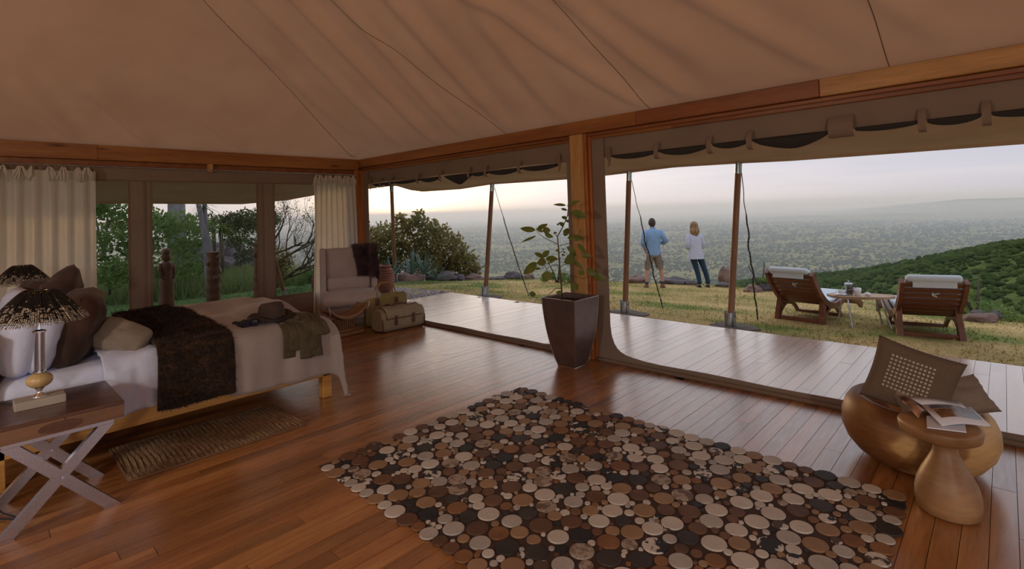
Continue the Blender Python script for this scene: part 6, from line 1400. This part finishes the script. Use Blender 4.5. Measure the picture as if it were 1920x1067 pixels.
for k, P in enumerate(PL_STEMS):
    P = [Vector(p) - Vector((0, 0, .70)) for p in P]; r0 = .010 if k == 0 else .0045
    MB().tube(P, [r0 * (1 - .6 * i / (len(P) - 1)) for i in range(len(P))], 7).build('stem' if k == 0 else 'twig', M_stem, tr_, smooth=True)
for k, (ax, ay, az, bx_, by_, bz, w) in enumerate(PL_LEAVES):
    a = Vector((ax, ay, az - .70)); b_ = Vector((bx_, by_, bz - .70)); d = b_ - a; L = d.length; d.normalize(); view = Vector((.607, -.795, .15)); s = d.cross(view).normalized(); n = s.cross(d).normalized()
    rnd = random.Random(k); tw = rnd.uniform(-.7, .7); s2 = s * math.cos(tw) + n * math.sin(tw); n2 = s2.cross(d).normalized(); P = []
    for i in range(8):
        t = i / 7; ww = w * .68 * (math.sin(PI * t ** .85) ** .8) + .0008; c = a + d * L * t + n2 * (.10 * L * (t - t * t)) + Vector((0, 0, -.08 * L * t * t))
        P.append([c - s2 * ww + n2 * ww * .25, c, c + s2 * ww + n2 * ww * .25])
    MB().grid(P).build('leaf', M_pleaf, tr_, smooth=True)
# ------------------------------------------------------------------ carved wooden tub seat with cushions
m, nt, b = base_mat('tub_wood'); tc = nt.nodes.new('ShaderNodeTexCoord'); n1 = _noise(nt, 2.3, 2, tc.outputs['Object'], (1, 1, .8), .5); n2 = _noise(nt, 3, 4, tc.outputs['Object'], (3, 3, 14))
c = _ramp(nt, n1.outputs[0], [(.42, (.20, .08, .025)), (.49, (.30, .14, .045)), (.52, (.60, .36, .14)), (.75, (.68, .43, .19))]); c = _mix(nt, .5, c, _ramp(nt, n2.outputs[0], [(.35, (.7, .66, .6)), (.65, (1.1, 1.1, 1.1))]), 'MULTIPLY')
nt.links.new(c, b.inputs['Base Color']); b.inputs['Roughness'].default_value = .5; b.inputs['Specular IOR Level'].default_value = .35; M_tub = m
TUB = (-.475, 4.30)
tub = thing('wooden_tub_seat', 'round hollowed wooden tub seat holding two cushions', 'seat', (TUB[0], TUB[1], 0), rz=.6)
prof = [(.18, 0), (.255, .012), (.325, .06), (.378, .13), (.405, .21), (.402, .29), (.380, .355), (.352, .392), (.32, .408), (.288, .398), (.268, .37), (.255, .31), (.23, .25), (.14, .22), (.001, .21)]
def tubfn(a, z): return 1 + .03 * math.cos(2 * a + .5) + .015 * math.sin(3 * a)
P = []
for r, z in prof:
    P.append([(r * tubfn(a, z) * math.cos(a), r * tubfn(a, z) * math.sin(a), z + (.03 * math.cos(a - 2.2) * max(0, (z - .2) / .28) if z > .2 else 0)) for a in np.linspace(0, 2 * PI, 49)[:-1]])
mb = MB(); mb.grid(P, closed_u=True); mb.add(P[0], [tuple(range(47, -1, -1))]); mb.build('body', M_tub, tub, smooth=True)
M_cush = mat('brown_linen_cushion', (.135, .090, .056), .9, bump=.4, bscale=160); M_cush2 = mat('taupe_linen_cushion', (.245, .175, .125), .9, bump=.4, bscale=160)
# square cushion standing on edge in the tub
def frame_from(c, ux, uz):
    ux = Vector(ux).normalized(); uz = Vector(uz); uz = (uz - ux * uz.dot(ux)).normalized(); uy = uz.cross(ux); m = Matrix((ux, uy, uz)).transposed().to_4x4(); m.translation = Vector(c); return m
cs = pillow('cushion', 'dark brown square cushion with a grid of pale discs', 'cushion', (0, 0, 0), .50, .50, .15, None, M_cush, 'cushions in the tub seat', seed=9, pinch=.07, wr=.006, sub=26)
A_, B_2, C_ = Vector((-0.581, 4.009, 0.855)), Vector((-0.167, 4.113, 0.715)), Vector((-0.765, 3.943, 0.500))
cs.matrix_world = frame_from(A_ + (B_2 - A_) * .5 + (C_ - A_) * .5, B_2 - A_, A_ - C_)
W_c, H_c = (B_2 - A_).length, (C_ - A_).length; cs.scale = (W_c / .50, 1, H_c / .50)
mb = MB(); 
for i in range(11):
    for j in range(9):
        u, v = -.62 + .96 * i / 10, .60 - .98 * j / 8; th_ = .075 * ((1 - abs(u) ** 2.6) * (1 - abs(v) ** 2.6)) ** .42
        for (rr, yy) in ((.0085, -.0005),): mb.tube([(u * .25 * .97, -th_ + .006, v * .25 * .97), (u * .25 * .97, -th_ - .004, v * .25 * .97)], rr, 8)
mb.build('shell_discs', mat('shell_disc', (.42, .33, .24), .4), cs)
c2 = pillow('cushion', 'plain taupe cushion lying across the front of the tub seat', 'cushion', (0, 0, 0), .41, .30, .15, None, M_cush2, 'cushions in the tub seat', seed=14, pinch=.10, wr=.014, sub=24)
TL_, TR_, BR_ = Vector((-0.513, 3.981, 0.520)), Vector((-0.112, 4.510, 0.550)), Vector((-0.143, 4.334, 0.445))
c2.matrix_world = frame_from((TL_ + BR_) * .5, TR_ - TL_, TR_ - BR_); c2.scale = ((TR_ - TL_).length / .41, 1, max(.24, (TR_ - BR_).length) / .30)

# ------------------------------------------------------------------ hourglass side table with magazines
m, nt, b = base_mat('hourglass_wood'); tc = nt.nodes.new('ShaderNodeTexCoord'); n1 = _noise(nt, 2.0, 2, tc.outputs['Object']); n2 = _noise(nt, 4, 4, tc.outputs['Object'], (2, 2, 9)); v = nt.nodes.new('ShaderNodeTexVoronoi'); v.inputs['Scale'].default_value = 3.1; nt.links.new(tc.outputs['Object'], v.inputs['Vector'])
c = _ramp(nt, n1.outputs[0], [(.36, (.20, .09, .032)), (.5, (.33, .175, .07)), (.64, (.42, .245, .115))]); c = _mix(nt, .5, c, _ramp(nt, n2.outputs[0], [(.35, (.68, .64, .58)), (.65, (1.1, 1.1, 1.1))]), 'MULTIPLY'); c = _mix(nt, .8, c, _ramp(nt, v.outputs['Distance'], [(.04, (.22, .14, .09)), (.16, (1, 1, 1))]), 'MULTIPLY')
nt.links.new(c, b.inputs['Base Color']); b.inputs['Roughness'].default_value = .45; M_hour = m
HT = (-.295, 3.72)
ht = thing('side_table', 'hourglass shaped solid wood side table under the magazines', 'side table', (HT[0], HT[1], 0), rz=.2)
MB().lathe([(.118, 0), (.134, .012), (.143, .06), (.143, .11), (.132, .165), (.110, .22), (.082, .275), (.060, .32), (.052, .355), (.058, .385), (.085, .41)], 40, fn=lambda a, z: 1 + .03 * math.cos(2 * a + 1)).build('stem', M_hour, ht, smooth=True)
P = []
for r, z in [(.001, .402), (.10, .404), (.155, .408), (.172, .418), (.178, .445), (.178, .465), (.174, .475), (.16, .479), (.001, .479)]:
    P.append([(r * (1 + .06 * math.cos(2 * a + .8) + .04 * math.sin(3 * a)) * math.cos(a) - .018, r * (1 + .06 * math.cos(2 * a + .8) + .04 * math.sin(3 * a)) * math.sin(a) - .0, z) for a in np.linspace(0, 2 * PI, 49)[:-1]])
MB().grid(P, closed_u=True).build('top', M_hour, ht, auto=60)
M_paper = mat('white_paper', (.74, .73, .78), .5); M_paper_g = mat('paper_text', (.60, .58, .60), .5, c2=(.72, .71, .76), scale=90, stretch=(1, 5, 1), lo=.45, hi=.6)
M_photo_b = mat('printed_photo_warm', (.10, .04, .015), .3, c2=(.32, .16, .06), scale=28, detail=5); M_photo_d = mat('printed_photo_dark', (.05, .033, .022), .3, c2=(.19, .14, .10), scale=34, detail=5); M_photo_s = mat('printed_photo_sky', (.05, .07, .11), .3, c2=(.16, .2, .26), scale=20)
M_photo_o = mat('cover_photo', (.45, .22, .12), .4, c2=(.12, .06, .05), scale=30, detail=4)
ZT = .481
mg = thing('closed_magazine', 'closed white magazine lying beneath the open one', 'magazine', (-0.306, 3.724, 0.483))
mc = mg.location.copy()
q = [Vector(p) - mc for p in ((-0.374, 3.765, 0.492), (-0.356, 3.583, 0.483), (-0.197, 3.634, 0.483), (-0.222, 3.917, 0.492))]
mb = MB(); zb_ = -.0; mb.add([(p.x, p.y, 0) for p in q] + [(p.x, p.y, .007) for p in q], [(3, 2, 1, 0), (4, 5, 6, 7), (0, 1, 5, 4), (1, 2, 6, 5), (2, 3, 7, 6), (3, 0, 4, 7)]); mb.build('pages', M_paper, mg)
om = thing('open_magazine', 'open picture magazine lying face up on the side table', 'magazine', (-0.301, 3.837, 0.500)); oc = om.location.copy()
def page(a, b_, c_, d_, lift, name, m, n=14, th=.006, parent=om):
    """curved page block: a-b spine edge, d-c outer edge"""
    P = []
    for i in range(n + 1):
        t = i / n; h = lift * math.sin(PI * min(1, t * 1.15)) ** 1.0 * (1 - .4 * t); p, r_ = a.lerp(d_, t), b_.lerp(c_, t); P.append([(p.x, p.y, p.z + h), (r_.x, r_.y, r_.z + h)])
    mb = MB(); mb.grid(P); o = mb.build(name, m, parent, smooth=True); md = o.modifiers.new('t', 'SOLIDIFY'); md.thickness = th; md.offset = 0; return P
z1 = .508
a, b_, c_, d_ = (Vector(p) - oc for p in ((-0.400, 3.852, 0.515), (-0.292, 3.598, 0.506), (-0.104, 3.770, 0.500), (-0.194, 4.037, 0.500)))
page(a, b_, c_, d_, .016, 'right_page', M_paper)
def onpage(u0, u1, v0, v1, m, name):
    P = []
    for i in range(9):
        t = u0 + (u1 - u0) * i / 8; h = .016 * math.sin(PI * min(1, t * 1.15)) * (1 - .4 * t) + .0042; p, r_ = a.lerp(d_, t), b_.lerp(c_, t); P.append([tuple(p.lerp(r_, v0) + Vector((0, 0, h))), tuple(p.lerp(r_, v1) + Vector((0, 0, h)))])
    MB().grid(P).build(name, m, om, smooth=True)
onpage(.10, .52, .06, .22, M_photo_s, 'picture'); onpage(.12, .53, .27, .70, M_photo_b, 'picture'); onpage(.56, .96, .05, .72, M_photo_d, 'picture')
e, f_, g_, h_ = (Vector(p) - oc for p in ((-0.403, 3.861, 0.518), (-0.470, 3.903, 0.535), (-0.242, 4.054, 0.512), (-0.211, 3.982, 0.506)))
page(f_, e, h_, g_, .012, 'left_page', M_paper_g)
P = []
for i in range(10):     # pages curling over on the spine side
    t = i / 9; p = Vector((-0.506, 3.838, 0.545)).lerp(Vector((-0.465, 3.888, 0.540)), t) - oc; r_ = Vector((-0.403, 3.693, 0.492)).lerp(Vector((-0.376, 3.791, 0.508)), t) - oc; k = .03 * math.sin(PI * t); P.append([(p.x, p.y, p.z + k * .3), (r_.x, r_.y, r_.z + k * .6)])
o = MB().grid(P).build('curled_pages', M_photo_o, om, smooth=True); md = o.modifiers.new('t', 'SOLIDIFY'); md.thickness = .003

# ------------------------------------------------------------------ unseen lanterns added behind the camera as fill light for the interior
M_shade = mat('fill_lantern_linen', (.80, .70, .55), .9, trans=.6)
def pendant(loc, label, power):
    top = float(ceil_z(np.array(loc[0]), np.array(loc[1]))) - .03
    o = thing('fill_lantern', label, 'lantern', loc, group='added fill-light lanterns')
    MB().lathe([(.22, -.16), (.24, 0), (.22, .16)], 28, cap=False).build('shade', M_shade, o, smooth=True)
    for z in (-.16, .16): MB().tube([(.22 * math.cos(q), .22 * math.sin(q), z) for q in np.linspace(0, 2 * PI, 29)], .006, 6, caps=False).build('ring', M_blackr, o)
    for q in range(3): MB().tube([(.22 * math.cos(q * 2.1), .22 * math.sin(q * 2.1), .16), (0, 0, .2)], .004, 5).build('spoke', M_blackr, o)
    MB().tube([(0, 0, .2), (0, 0, top - loc[2])], .005, 6).build('cord', M_blackr, o)
    MB().lathe([(.02, .09), (.02, .2)], 14).build('socket', M_brass, o)
    bm_ = bpy.data.materials.get('fill_bulb')
    if bm_ is None:
        bm_, nt, b = base_mat('fill_bulb'); b.inputs['Emission Color'].default_value = (1, .8, .58, 1); b.inputs['Emission Strength'].default_value = 6
    MB().ball((0, 0, .03), .05, 2).build('bulb', bm_, o, smooth=True)
    l = bpy.data.lights.new('fill_light', 'POINT'); l.energy = power; l.color = (1.0, .93, .85); l.shadow_soft_size = .2; lo = bpy.data.objects.new('fill_light', l); COL.objects.link(lo); lo.parent = o; lo.location = (0, 0, -.25)
pendant((2.2, -2.2, 2.35), 'added fill-light lantern, unseen behind the camera near the opened end', 260)
pendant((-2.6, -2.9, 2.35), 'added fill-light lantern, unseen behind the bed side of the tent', 170)
